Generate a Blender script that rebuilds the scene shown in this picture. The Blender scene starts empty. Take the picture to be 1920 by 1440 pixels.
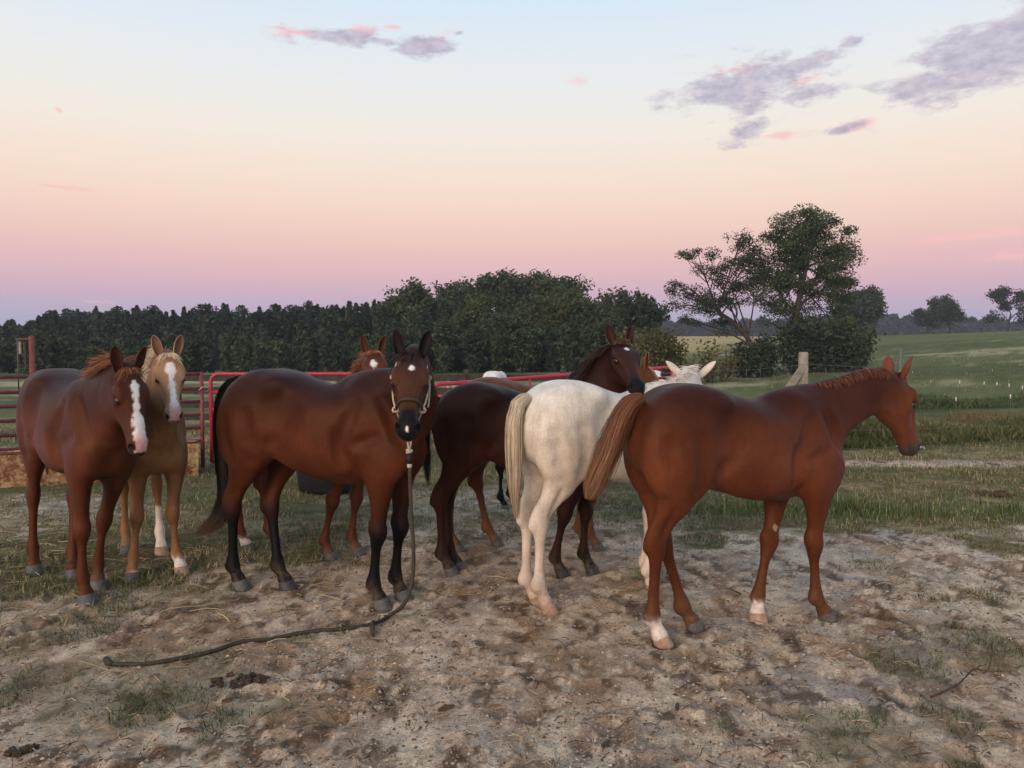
import bpy, bmesh, math, random
import numpy as np
from mathutils import Vector, Matrix
random.seed(7); np.random.seed(7)
sc = bpy.context.scene
COL = sc.collection

# ---------------------------------------------------------------- camera, sky, sun, exposure
CAM_H = 1.5
cam = bpy.data.cameras.new('camera'); camo = bpy.data.objects.new('camera', cam); COL.objects.link(camo)
camo.location = (0, 0, CAM_H); camo.rotation_euler = (math.radians(90 - 2.37), 0, 0)
cam.sensor_width = 36.0; cam.lens = 36.0 * 1450 / 1920; cam.clip_start = 0.05; cam.clip_end = 3000
sc.camera = camo

def srgb(r, g, b):
    f = lambda c: (c/255/12.92) if c/255 <= .04045 else ((c/255 + .055)/1.055)**2.4
    return (f(r), f(g), f(b))

W = bpy.data.worlds.new('World'); sc.world = W; W.use_nodes = True
nt = W.node_tree; N = nt.nodes; LK = nt.links
bg = N['Background']
def nd(tree, kind, **kw):
    n = tree.nodes.new(kind)
    for k, v in kw.items(): setattr(n, k, v)
    return n
def mth(tree, op, a, b=None, c=None, clamp=False):
    n = tree.nodes.new('ShaderNodeMath'); n.operation = op; n.use_clamp = clamp
    for i, v in enumerate((a, b, c)):
        if v is None: continue
        if isinstance(v, (int, float)): n.inputs[i].default_value = v
        else: tree.links.new(v, n.inputs[i])
    return n.outputs[0]
def ramp(tree, fac, stops, interp='LINEAR'):
    r = tree.nodes.new('ShaderNodeValToRGB'); r.color_ramp.interpolation = interp
    el = r.color_ramp.elements
    while len(el) > 1: el.remove(el[-1])
    el[0].position = stops[0][0]; el[0].color = (*stops[0][1], 1)
    for p, c in stops[1:]:
        e = el.new(p); e.color = (*c, 1)
    if fac is not None: tree.links.new(fac, r.inputs[0])
    return r.outputs[0]
def mixc(tree, fac, a, b, mode='MIX'):
    m = tree.nodes.new('ShaderNodeMix'); m.data_type = 'RGBA'; m.blend_type = mode
    for sock, v in ((m.inputs[0], fac), (m.inputs[6], a), (m.inputs[7], b)):
        if isinstance(v, (int, float)): sock.default_value = v
        elif isinstance(v, tuple): sock.default_value = (*v, 1)
        else: tree.links.new(v, sock)
    return m.outputs[2]
def noise(tree, vec, scale, detail=4, rough=.55, dist=0.0, out=0):
    n = tree.nodes.new('ShaderNodeTexNoise'); n.inputs['Scale'].default_value = scale; n.inputs['Detail'].default_value = detail
    n.inputs['Roughness'].default_value = rough; n.inputs['Distortion'].default_value = dist
    if vec is not None: tree.links.new(vec, n.inputs['Vector'])
    return n.outputs[out]
# the dusk sky: colour bands by elevation (earth shadow, belt of Venus, pale blue above), the same all round
tc = nd(nt, 'ShaderNodeTexCoord'); sep = nd(nt, 'ShaderNodeSeparateXYZ'); LK.new(tc.outputs['Generated'], sep.inputs[0])
dx, dy, dz = sep.outputs
horiz = mth(nt, 'SQRT', mth(nt, 'ADD', mth(nt, 'MULTIPLY', dx, dx), mth(nt, 'MULTIPLY', dy, dy)))
elev = mth(nt, 'ARCTAN2', dz, horiz)                       # radians
ev = mth(nt, 'DIVIDE', elev, math.pi/2)
E_ = lambda v: math.degrees(math.atan((660 - v)/1450))/90
sky = ramp(nt, ev, [(0.0, srgb(164, 168, 192)), (E_(615), srgb(172, 170, 197)), (E_(588), srgb(186, 171, 195)), (E_(560), srgb(203, 173, 192)), (E_(528), srgb(219, 179, 188)), (E_(490), srgb(230, 188, 186)),
    (E_(440), srgb(238, 202, 190)), (E_(390), srgb(242, 214, 197)), (E_(330), srgb(242, 223, 207)), (E_(260), srgb(238, 230, 220)), (E_(180), srgb(230, 231, 230)),
    (E_(90), srgb(220, 229, 237)), (E_(0), srgb(208, 226, 241)), (.45, srgb(166, 194, 226)), (1.0, srgb(116, 152, 198))])
# thin clouds low over the trees: soft-edged banks broken up by noise, laid out by bearing
az = mth(nt, 'ARCTAN2', dx, dy)
cvec = nd(nt, 'ShaderNodeCombineXYZ'); LK.new(az, cvec.inputs[0]); LK.new(elev, cvec.inputs[1])
def warp_noise(sx, sy, scale, detail, rough, seed):
    mp = nd(nt, 'ShaderNodeMapping'); LK.new(cvec.outputs[0], mp.inputs[0]); mp.inputs['Scale'].default_value = (sx, sy, 1); mp.inputs['Location'].default_value = (seed, seed*.7, seed*.3)
    return noise(nt, mp.outputs[0], scale, detail, rough)
pat = warp_noise(1, 2.4, 20, 6, .66, 3.1)
def bank(u, v, ru, rv, slope=0.0, gain=1.0):
    a0 = math.atan((u-960)/1450); e0 = math.atan((660-v)/1450/math.hypot(1, (u-960)/1450))
    mp = nd(nt, 'ShaderNodeMapping'); mp.vector_type = 'TEXTURE'; LK.new(cvec.outputs[0], mp.inputs[0])
    mp.inputs['Location'].default_value = (a0, e0, 0); mp.inputs['Rotation'].default_value = (0, 0, math.atan(slope)); mp.inputs['Scale'].default_value = (ru/1450, rv/1450, 1)
    g = nd(nt, 'ShaderNodeTexGradient', gradient_type='QUADRATIC_SPHERE'); LK.new(mp.outputs[0], g.inputs[0])
    g = g.outputs['Fac']
    return g if gain == 1.0 else mth(nt, 'MULTIPLY', g, gain)
def union(ls):
    o = ls[0]
    for q in ls[1:]: o = mth(nt, 'MAXIMUM', o, q)
    return o
grey = union([bank(1380, 170, 250, 95, .06), bank(1480, 140, 170, 45, .30, .8), bank(1500, 185, 120, 36, .05, .8), bank(1395, 252, 110, 44, .35), bank(1395, 212, 70, 60, 0, .6), bank(1870, 95, 300, 110, .36, 1.25), bank(1715, 165, 170, 50, .12), bank(1590, 88, 90, 30, .3, .6), bank(1800, 70, 150, 60, .3, .6),
              bank(640, 78, 190, 34, .0, 1.15), bank(720, 88, 120, 26, -.12, .9), bank(790, 98, 150, 40, .14, 1.2), bank(860, 74, 60, 20, .5, .6), bank(1580, 245, 70, 18, .2, .8)])
rose = union([bank(570, 72, 130, 22, 0, .9), bank(680, 68, 100, 38, -.1, .7), bank(742, 62, 45, 13, 0, .8), bank(830, 80, 110, 34, .3, .6), bank(1600, 240, 70, 18, .15, .9), bank(1455, 258, 90, 16, 0, .9), bank(1370, 140, 150, 32, 0, .7), bank(1505, 157, 70, 18, 0, .7),
              bank(1840, 443, 230, 16, .02, 1.2), bank(1900, 482, 140, 24, 0, .6), bank(122, 213, 26, 16, -.5, .7), bank(115, 353, 90, 11, -.05, .8), bank(1080, 161, 70, 14, 0, .35), bank(180, 566, 100, 14, 0, .6)])
def cloud_mask(m, lo, hi):
    s_ = mth(nt, 'ADD', mth(nt, 'MULTIPLY', m, .75), mth(nt, 'MULTIPLY', mth(nt, 'SUBTRACT', pat, .55), 1.25))
    r_ = nd(nt, 'ShaderNodeMapRange'); r_.interpolation_type = 'SMOOTHSTEP'; LK.new(s_, r_.inputs[0]); r_.inputs[1].default_value = lo; r_.inputs[2].default_value = hi
    return mth(nt, 'MULTIPLY', r_.outputs[0], mth(nt, 'MULTIPLY', m, 6.0, clamp=True))
pat2 = warp_noise(1, 1.8, 55, 4, .6, 7.7)
gm = cloud_mask(grey, .08, .40); rm = cloud_mask(rose, .06, .40)
gcol = mixc(nt, ramp(nt, pat2, [(.35, (0, 0, 0)), (.65, (1, 1, 1))]), srgb(164, 158, 182), srgb(200, 188, 202))
skc = mixc(nt, mth(nt, 'MULTIPLY', rm, .75), sky, srgb(244, 192, 190))
skc = mixc(nt, mth(nt, 'MULTIPLY', gm, .80), skc, gcol)
LK.new(sky, bg.inputs[0]); bg.inputs[1].default_value = 1.08
bgc = nd(nt, 'ShaderNodeBackground'); LK.new(skc, bgc.inputs[0]); bgc.inputs[1].default_value = 1.08
near_clouds = mth(nt, 'MULTIPLY', mth(nt, 'MULTIPLY', mth(nt, 'GREATER_THAN', elev, 0.0), mth(nt, 'LESS_THAN', elev, .50)), mth(nt, 'LESS_THAN', mth(nt, 'ABSOLUTE', az), .95))
mxs = nd(nt, 'ShaderNodeMixShader'); LK.new(near_clouds, mxs.inputs[0]); LK.new(bg.outputs[0], mxs.inputs[1]); LK.new(bgc.outputs[0], mxs.inputs[2])
LK.new(mxs.outputs[0], N['World Output'].inputs['Surface'])

sun = bpy.data.lights.new('sun', 'SUN'); suno = bpy.data.objects.new('sun', sun); COL.objects.link(suno)
sun.energy = 2.6; sun.angle = math.radians(35); sun.color = (1.0, .76, .56)
suno.rotation_euler = (math.radians(70), 0, math.radians(-26))   # afterglow of the set sun, behind and left of the camera

sc.view_settings.view_transform = 'Standard'; sc.view_settings.look = 'None'
sc.view_settings.exposure = 0.0; sc.view_settings.gamma = 1.0; sc.view_settings.use_curve_mapping = False
sc.render.engine = 'CYCLES'; sc.cycles.use_denoising = True; sc.cycles.max_bounces = 6; sc.cycles.diffuse_bounces = 2; sc.cycles.glossy_bounces = 2; sc.cycles.transparent_max_bounces = 6

# ---------------------------------------------------------------- materials
M = {}
def mat(name):
    m = bpy.data.materials.new(name); m.use_nodes = True; M[name] = m
    return m, m.node_tree, m.node_tree.nodes['Principled BSDF']
def bump(tree, height, strength, dist=0.01, bsdf=None):
    b_ = tree.nodes.new('ShaderNodeBump'); b_.inputs['Strength'].default_value = strength; b_.inputs['Distance'].default_value = dist
    tree.links.new(height, b_.inputs['Height'])
    if bsdf is not None: tree.links.new(b_.outputs[0], bsdf.inputs['Normal'])
    return b_.outputs[0]
def objcoord(tree, scale=(1, 1, 1)):
    t_ = tree.nodes.new('ShaderNodeTexCoord'); mp = tree.nodes.new('ShaderNodeMapping'); mp.inputs['Scale'].default_value = scale
    tree.links.new(t_.outputs['Object'], mp.inputs[0]); return mp.outputs[0]
def attr(tree, name):
    a_ = tree.nodes.new('ShaderNodeAttribute'); a_.attribute_name = name; return a_
def simple(name, c, rough=.7, var=.25, scale=12, spec=.3, metal=0.0, bmp=0.0):
    m, t, b = mat(name); v = objcoord(t)
    n = noise(t, v, scale, 5, .6)
    lo = tuple(x*(1-var) for x in c); hi = tuple(min(x*(1+var), 1) for x in c)
    t.links.new(ramp(t, n, [(.3, lo), (.7, hi)]), b.inputs['Base Color']); b.inputs['Roughness'].default_value = rough
    b.inputs['Specular IOR Level'].default_value = spec; b.inputs['Metallic'].default_value = metal
    if bmp: bump(t, noise(t, v, scale*4, 5, .6), bmp, .01, b)
    return m
def tinted(name, rough, spec, sheen=0.0, bscale=0, bstr=0, var=.2, vs=(1, 1, 1), nscale=9):
    m, t, b = mat(name); a_ = attr(t, 'tint'); v = objcoord(t, vs)
    n = noise(t, v, nscale, 6, .62)
    t.links.new(mixc(t, 1.0, a_.outputs['Color'], ramp(t, n, [(.25, (1-var,)*3), (.75, (1+var,)*3)]), 'MULTIPLY'), b.inputs['Base Color'])
    b.inputs['Roughness'].default_value = rough; b.inputs['Specular IOR Level'].default_value = spec
    if sheen: b.inputs['Sheen Weight'].default_value = sheen; b.inputs['Sheen Roughness'].default_value = .4
    if bstr: bump(t, noise(t, v, bscale, 3, .6), bstr, .004, b)
    return m
m, t, b = mat('coat')
a_ = attr(t, 'tint'); v = objcoord(t); vh = objcoord(t, (26, 60, 14))
n1 = noise(t, v, 7, 5, .6); n2 = noise(t, vh, 9, 3, .65)
c = mixc(t, 1.0, a_.outputs['Color'], ramp(t, n1, [(.28, (.82, .80, .78)), (.72, (1.18, 1.19, 1.2))]), 'MULTIPLY')
c = mixc(t, 1.0, c, ramp(t, n2, [(.3, (.78, .77, .76)), (.7, (1.2, 1.2, 1.2))]), 'MULTIPLY')
c = mixc(t, 1.0, c, ramp(t, noise(t, objcoord(t, (1.0, 1.0, .45)), 30, 5, .7), [(.3, (.86, .85, .84)), (.7, (1.14, 1.14, 1.14))]), 'MULTIPLY')
t.links.new(c, b.inputs['Base Color']); b.inputs['Roughness'].default_value = .48; b.inputs["Specular IOR Level"].default_value = .20
sx_ = nd(t, 'ShaderNodeSeparateColor'); t.links.new(a_.outputs['Color'], sx_.inputs[0])
t.links.new(mixc(t, mth(t, 'MULTIPLY', mth(t, 'SUBTRACT', sx_.outputs[0], .012), 28.0, clamp=True), (.42, .44, .48), (1.0, .68, .48)), b.inputs['Specular Tint'])   # pigmented hair glints in its own hue, black hair stays neutral
b.inputs['Sheen Weight'].default_value = .0; b.inputs['Sheen Roughness'].default_value = .35; b.inputs['Sheen Tint'].default_value = (1, .85, .75, 1)
hgt = mth(t, 'ADD', mth(t, 'MULTIPLY', n2, .5), mth(t, 'MULTIPLY', noise(t, v, 16, 4, .6), .9)); bump(t, hgt, .45, .008, b)
tinted('hair', .5, .3, 0, 0, 0, .15)
m, t, b = mat('eye'); b.inputs['Base Color'].default_value = (.012, .007, .005, 1); b.inputs['Roughness'].default_value = .06
simple('hoof_grey', (.10, .095, .092), .6, .35, 30, .3, 0, .3); simple('hoof_pale', (.36, .24, .17), .6, .3, 30, .3, 0, .3); simple('hoof_dark', (.045, .043, .043), .55, .4, 30, .35, 0, .3)

def tag(o, label, cat, group=None):
    o['label'] = label; o['category'] = cat
    if group: o['group'] = group
    return o
def struct(o): o['kind'] = 'structure'; return o
def empty(name, loc=(0, 0, 0), rz=0.0):
    o = bpy.data.objects.new(name, None); COL.objects.link(o); o.location = loc; o.rotation_euler = (0, 0, rz); return o
def unit(v):
    v = np.array(v, float); return v / np.linalg.norm(v)
def sstep(a, b, x):
    t = np.clip((x-a)/(b-a), 0, 1); return t*t*(3-2*t)

def vnoise(P, f, seed=0):
    """cheap value noise on an (n,3) array"""
    P = P*f + seed*17.13; i = np.floor(P).astype(np.int64); fr = P - i; fr = fr*fr*(3-2*fr)
    out = 0
    for dx in (0, 1):
        for dy in (0, 1):
            for dz in (0, 1):
                h = ((i[:, 0]+dx)*73856093) ^ ((i[:, 1]+dy)*19349663) ^ ((i[:, 2]+dz)*83492791)
                h = (h ^ (h >> 13)) * 1274126177 & 0x7fffffff
                val = (h % 10007)/10007.0
                w = (fr[:, 0] if dx else 1-fr[:, 0])*(fr[:, 1] if dy else 1-fr[:, 1])*(fr[:, 2] if dz else 1-fr[:, 2])
                out = out + w*val
    return out

def mesh_from(name, V, F, mat, parent=None, col=None, smooth=True, quads=True):
    me = bpy.data.meshes.new(name)
    V = np.asarray(V, np.float32)
    if isinstance(F, np.ndarray):
        nf, m = F.shape
        me.vertices.add(len(V)); me.vertices.foreach_set('co', V.ravel())
        me.loops.add(nf*m); me.loops.foreach_set('vertex_index', F.astype(np.int32).ravel())
        me.polygons.add(nf); me.polygons.foreach_set('loop_start', np.arange(0, nf*m, m, dtype=np.int32))
        try: me.polygons.foreach_set('loop_total', np.full(nf, m, np.int32))
        except Exception: pass
        me.update(calc_edges=True); me.validate()
    else:
        me.from_pydata([tuple(map(float, v)) for v in V], [], F); me.update()
    if smooth: me.polygons.foreach_set('use_smooth', np.ones(len(me.polygons), bool))
    if col is not None:
        at = me.color_attributes.new('tint', 'FLOAT_COLOR', 'POINT')
        c = np.ones((len(V), 4), np.float32); c[:, :3] = col
        at.data.foreach_set('color', c.ravel())
    if mat is not None: me.materials.append(mat)
    o = bpy.data.objects.new(name, me); COL.objects.link(o)
    if parent is not None: o.parent = parent
    return o


def spline(pts, n):
    pts = np.array(pts, float); m = len(pts); out = []
    for x in np.linspace(0, m-1-1e-6, n):
        i = int(x); t = x-i
        p0, p1, p2, p3 = pts[max(i-1, 0)], pts[i], pts[i+1], pts[min(i+2, m-1)]
        out.append(0.5*(2*p1 + (p2-p0)*t + (2*p0-5*p1+4*p2-p3)*t*t + (3*p1-p0-3*p2+p3)*t**3))
    return np.array(out)

# ---------------------------------------------------------------- ground
def n2(x, y, f, seed=0, oct=4, rough=.55):
    P = np.stack([np.ravel(x), np.ravel(y), np.zeros(np.size(x))], 1); o = 0; a_ = 1; t_ = 0
    for k in range(oct):
        o = o + a_*vnoise(P, f*2**k, seed+k*3.7); t_ += a_; a_ *= rough
    return (o/t_).reshape(np.shape(x))
def terrain(x, y):
    """broad lie of the land: flat paddock, a shallow dip beyond the fence, fields rising to the right and behind"""
    x = np.asarray(x, float); y = np.asarray(y, float)
    rise = sstep(28, 190, y)*3.9*sstep(-8, 45, x + .05*y)
    dip = -.55*np.exp(-((y-24)/7.5)**2)*sstep(3, 10, x)
    back = sstep(60, 220, y)*1.4
    far = sstep(180, 420, y)*2.5
    tilt = .05*np.maximum(x-8, 0)*sstep(20, 45, y)*sstep(170, 70, y)
    return tilt + rise + dip + back + far + (n2(x, y, .03, 5, 2) - .5)*.8*sstep(20, 60, y)
TUFTS = [(-1.53, 3.4, 0.28, 0.37, 1.1), (-1.81, 3.19, 0.24, 0.31, 0.8), (-2.16, 3.42, 0.21, 0.28, 0.8), (-1.17, 3.1, 0.17, 0.22, 0.6), (-2.52, 3.86, 0.19, 0.24, 0.8), (0.83, 3.04, 0.07, 0.09, 0.9), (1.36, 2.9, 0.2, 0.26, 1.1), (1.8, 3.1, 0.12, 0.15, 1.0), (2.33, 3.9, 0.24, 0.31, 1.0), (1.93, 3.73, 0.23, 0.3, 0.7), (2.55, 4.65, 0.19, 0.25, 0.9), (2.56, 5.36, 0.18, 0.24, 0.8), (2.95, 4.62, 0.19, 0.25, 0.8), (1.39, 4.24, 0.05, 0.07, 1.0), (1.29, 3.46, 0.12, 0.16, 0.6), (0.83, 3.93, 0.05, 0.07, 0.9), (-1.91, 3.73, 0.15, 0.2, 0.6), (-2.38, 4.21, 0.26, 0.34, 0.8), (-1.11, 3.97, 0.11, 0.14, 0.7), (1.64, 2.73, 0.09, 0.12, 1.0), (-0.99, 3.21, 0.13, 0.17, 0.7), (-0.92, 4.13, 0.17, 0.22, 0.4), (0.3, 3.9, 0.05, 0.07, 0.6), (0.83, 5.38, 0.3, 0.39, 0.6), (1.54, 6.16, 0.26, 0.33, 0.7), (2.87, 6.54, 0.27, 0.35, 0.7), (3.75, 5.99, 0.33, 0.43, 0.7)]
def grassiness(x, y):
    """0 bare trodden sand .. 1 grass"""
    x = np.asarray(x, float); y = np.asarray(y, float)
    nz = n2(x, y, .9, 11, 4) - .5; nf = n2(x, y, 3.1, 17, 3) - .5
    edge = np.interp(x, [-6, -3.2, -2.2, -1.5, -.9, 0, 1.0, 2.5, 5, 9], [3.9, 4.3, 4.7, 5.0, 5.5, 5.9, 6.1, 6.4, 6.7, 6.9])
    g = sstep(-.55, .75, y - edge + 2.6*nz + 1.2*nf)
    tuft = 0*x
    for tx, ty, rx, ry, am in TUFTS: tuft = np.maximum(tuft, am*np.exp(-((x-tx)/rx)**2-((y-ty)/ry)**2))
    tuft = sstep(.22, .52, tuft + .9*nf + .35*nz)
    g = np.maximum(g, tuft*.8*(y < 9))
    strip = np.exp(-((y-10.3-.05*(x-4))/.42)**2)*sstep(3.6, 4.6, x + nz)
    g = g*(1-.95*strip)
    worn = sstep(.56, .70, n2(x, y, .42, 31, 3))*sstep(16, 9, y)
    return np.clip(g*(1-.55*worn), 0, 1)
NR, NC = 500, 480
ys = np.concatenate([[-60, -20, -6, -1, .6], np.geomspace(1.5, 15, 370), np.geomspace(15.2, 900, NR-375)])
hw = np.where(ys > 1.4, ys*.80 + .6, 2.2) ; hw = np.where(ys < 0, 60, hw); hw = np.where(ys > 15, ys*.80 + .6 + (ys-15)*.35, hw)
ss = np.linspace(-1, 1, NC)
GX = hw[:, None]*ss[None, :]; GY = np.repeat(ys[:, None], NC, 1)
GZ = terrain(GX, GY)
G_ = grassiness(GX, GY)
nearw = sstep(13, 7, GY)*sstep(.4, 1.4, GY)
damp = np.zeros_like(GX)
n_a = n2(GX, GY, 2.2, 41, 4) - .5; n_b = n2(GX, GY, 9, 43, 3) - .5; n_c = n2(GX, GY, 34, 47, 2) - .5
rel = .016*n_a + .012*n_b*(.5 + .9*(1-G_)) + .009*n_c
rng = np.random.default_rng(5)
def print_at(px, py, ang, L_, W_, dep):
    r0, r1 = np.searchsorted(ys, [py-.26, py+.26]); r0 = max(r0, 5)
    if r1 <= r0 + 1: return
    hwm = hw[r0:r1].max()
    c0 = int(np.clip((px-.26)/hwm*.5*(NC-1) + (NC-1)/2 - 8, 0, NC-2)); c1 = int(np.clip((px+.26)/hw[r0:r1].min()*.5*(NC-1) + (NC-1)/2 + 8, 2, NC))
    if px < 0: c0 = int(np.clip((px-.26)/hw[r0:r1].min()*.5*(NC-1) + (NC-1)/2 - 8, 0, NC-2)); c1 = int(np.clip((px+.26)/hwm*.5*(NC-1) + (NC-1)/2 + 8, 2, NC))
    X = GX[r0:r1, c0:c1]-px; Y = GY[r0:r1, c0:c1]-py
    u = X*math.cos(ang)+Y*math.sin(ang); v = -X*math.sin(ang)+Y*math.cos(ang)
    q = np.sqrt((u/L_)**2+(v/W_)**2) + .35*n_b[r0:r1, c0:c1]
    hole = np.exp(-q**4*1.2); rim = np.exp(-((q-1.35)/.32)**2)*(.35+1.3*np.clip(u/L_*.5+.4+n_b[r0:r1, c0:c1]*2, 0, 1))
    rel[r0:r1, c0:c1] += dep*(-hole + .55*rim)
    damp[r0:r1, c0:c1] = np.maximum(damp[r0:r1, c0:c1], np.clip(hole*.75 + .45*np.exp(-((q-1.1)/.45)**2), 0, 1)*float(np.clip(dep/.018, 0, 1)))
for k in range(1350):
    py = 1.7 + 5.6*rng.random()**1.25; px = rng.uniform(-.78, .78)*(py+.6)
    if rng.random() < .8*float(grassiness(px, py)): continue
    print_at(px, py, rng.uniform(0, 6.28), rng.uniform(.055, .085), rng.uniform(.045, .065), rng.uniform(.006, .020))
for k in range(700):      # ploughed-up crumbly heaps between the prints
    py = 1.7 + 4.8*rng.random(); px = rng.uniform(-.78, .78)*(py+.6)
    print_at(px, py, rng.uniform(0, 6.28), rng.uniform(.05, .12), rng.uniform(.03, .06), -rng.uniform(.004, .012))
HOOVES = [(-2.521, 4.579), (-2.598, 4.855), (-3.192, 5.187), (-2.881, 5.088), (-2.495, 5.031), (-2.238, 5.174), (-2.886, 5.74), (-2.61, 5.705), (-0.764, 4.493), (-0.661, 4.651), (-1.723, 4.864), (-1.425, 4.856), (-1.311, 5.556), (-1.142, 5.689), (-1.995, 5.792), (-1.797, 5.887), (0.345, 5.126), (0.557, 5.194), (-0.416, 5.166), (-0.375, 5.293), (0.896, 4.837), (0.915, 4.996), (0.213, 4.393), (0.151, 4.578), (0.655, 5.812), (0.581, 5.979), (-0.404, 5.783), (-0.115, 5.95), (1.77, 4.288), (1.386, 4.261), (0.773, 3.915), (0.99, 4.137)]
for hx, hy in HOOVES: print_at(hx, hy, rng.uniform(0, 6.28), .072, .066, .024)      # soil pressed down and pushed up round each standing hoof
crumb = np.maximum(0, n2(GX, GY, 22, 53, 3) - .5)*.05*(1-G_)*sstep(.45, .6, n2(GX, GY, 1.6, 57, 3))
GZ = GZ + (rel*.62 + crumb*.6)*nearw
sand = np.array(srgb(193, 172, 149)); sand2 = np.array(srgb(220, 198, 170)); greys = np.array(srgb(172, 160, 146)); brown = np.array(srgb(142, 111, 82)); dark = np.array(srgb(76, 59, 45))
soil = np.array(srgb(104, 90, 64)); turf = np.array(srgb(94, 94, 62)); straw = np.array(srgb(152, 136, 104))
mixv = lambda A, B, k: A + (B-A)*np.clip(k, 0, 1)[..., None]
C = np.broadcast_to(sand, GX.shape + (3,)).copy()
C = mixv(C, greys, sstep(.45, .62, n2(GX, GY, .8, 61, 3)))
C = mixv(C, sand2, sstep(.50, .62, n2(GX, GY, 5.0, 63, 4))*.9)
C = mixv(C, brown, sstep(.48, .62, n2(GX, GY*.55, 3.0, 67, 4))*.62)
C = mixv(C, brown, damp*.8); C = mixv(C, dark, np.clip(damp-.45, 0, 1)*.8*sstep(.45, .6, n2(GX, GY, 7, 69, 2)))
C = mixv(C, dark, sstep(.58, .68, n2(GX, GY*.6, 11, 71, 3))*.75)
C = mixv(C, sand2, sstep(.56, .66, n2(GX, GY*.6, 18, 72, 3))*.75)
tfc = mixv(np.broadcast_to(turf, C.shape).copy(), straw, sstep(.44, .60, .6*n2(GX, GY, 1.1, 73, 4) + .4*n2(GX, GY, 7, 74, 3))*.85)
tfc = mixv(tfc, soil, sstep(.48, .60, n2(GX, GY, 4.2, 77, 4))*.8)
C = mixv(C, tfc, sstep(.15, .8, G_ + .9*n_b*nearw + .3*n_c*nearw)*(.5 + .5*sstep(4.2, 5.5, GY)))
# pale dusty strip in front of the feed bunks and by the gate
# pasture beyond the wire fence: mown swathes, a straw-coloured field further up
fld = sstep(14, 20, GY)
sw = .7*n2(GX*.22 + GY*.02, GY*1.0 - GX*.16, .20, 81, 4, .6) + .3*n2(GX, GY, .7, 83, 4, .7)
grn = mixv(np.broadcast_to(np.array(srgb(98, 102, 64)), C.shape).copy(), np.array(srgb(158, 152, 116)), sstep(.50, .62, sw))
grn = mixv(grn, np.array(srgb(76, 84, 50)), sstep(.52, .40, .6*n2(GX*.3, GY, .16, 85, 3)+.4*n2(GX, GY, .9, 86, 3))*.8)
gold = sstep(-.5, .5, (GY-118)/30 - (GX-36)/14*1.0 + (n2(GX, GY, .05, 87, 2)-.5))*sstep(60, 80, GY)
grn = mixv(grn, np.array(srgb(176, 154, 104)), gold*.85)
dryb = np.exp(-((GY-21.5)/2.0)**2)*sstep(9, 12, GX)
grn = mixv(grn, np.array(srgb(128, 104, 72)), dryb*.7)
C = mixv(C, grn, fld)
C = C*(1 + .25*(n_c*nearw)[..., None])
V = np.stack([GX, GY, GZ], -1).reshape(-1, 3)
ii = (np.arange(NR-1)[:, None]*NC + np.arange(NC-1)[None, :]).ravel()
Q = np.stack([ii, ii+1, ii+NC+1, ii+NC], 1)
m, t, b = mat('ground')
a_ = attr(t, 'tint'); v = objcoord(t)
nf_ = noise(t, v, 55, 7, .72); ng_ = noise(t, v, 150, 3, .6); nl_ = noise(t, v, 1.7, 5, .6)
c = mixc(t, 1.0, a_.outputs['Color'], ramp(t, nf_, [(.30, (.55, .53, .50)), (.48, (1.0, 1.0, 1.0)), (.70, (1.42, 1.40, 1.36))]), 'MULTIPLY')
c = mixc(t, 1.0, c, ramp(t, ng_, [(.3, (.82, .82, .82)), (.7, (1.18, 1.18, 1.18))]), 'MULTIPLY')
c = mixc(t, 1.0, c, ramp(t, nl_, [(.3, (.86, .86, .86)), (.7, (1.14, 1.14, 1.14))]), 'MULTIPLY')
t.links.new(c, b.inputs['Base Color']); b.inputs['Roughness'].default_value = .95; b.inputs['Specular IOR Level'].default_value = .1
bump(t, mth(t, 'ADD', nf_, mth(t, 'MULTIPLY', ng_, .4)), .9, .02, b)
ground = mesh_from('ground', V, Q, M['ground'], None, np.clip(C.reshape(-1, 3), 0, 1)); struct(ground)
def gz(x, y):
    """height of the ground sheet at (x, y)"""
    r = int(np.clip(np.searchsorted(ys, y) - 1, 0, NR-2)); f = (y-ys[r])/(ys[r+1]-ys[r]); o = []
    for q in (r, r+1):
        cc = (x/hw[q]+1)*.5*(NC-1); c0 = int(np.clip(math.floor(cc), 0, NC-2)); g = cc-c0
        o.append(GZ[q, c0]*(1-g)+GZ[q, c0+1]*g)
    return float(o[0]*(1-f)+o[1]*f)
def gz_arr(x, y):
    r = np.clip(np.searchsorted(ys, y)-1, 0, NR-2); f = (y-ys[r])/(ys[r+1]-ys[r]); o = []
    for q in (r, r+1):
        cc = (x/hw[q]+1)*.5*(NC-1); c0 = np.clip(np.floor(cc).astype(int), 0, NC-2); g = cc-c0
        o.append(GZ[q, c0]*(1-g)+GZ[q, c0+1]*g)
    return o[0]*(1-f)+o[1]*f

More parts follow.
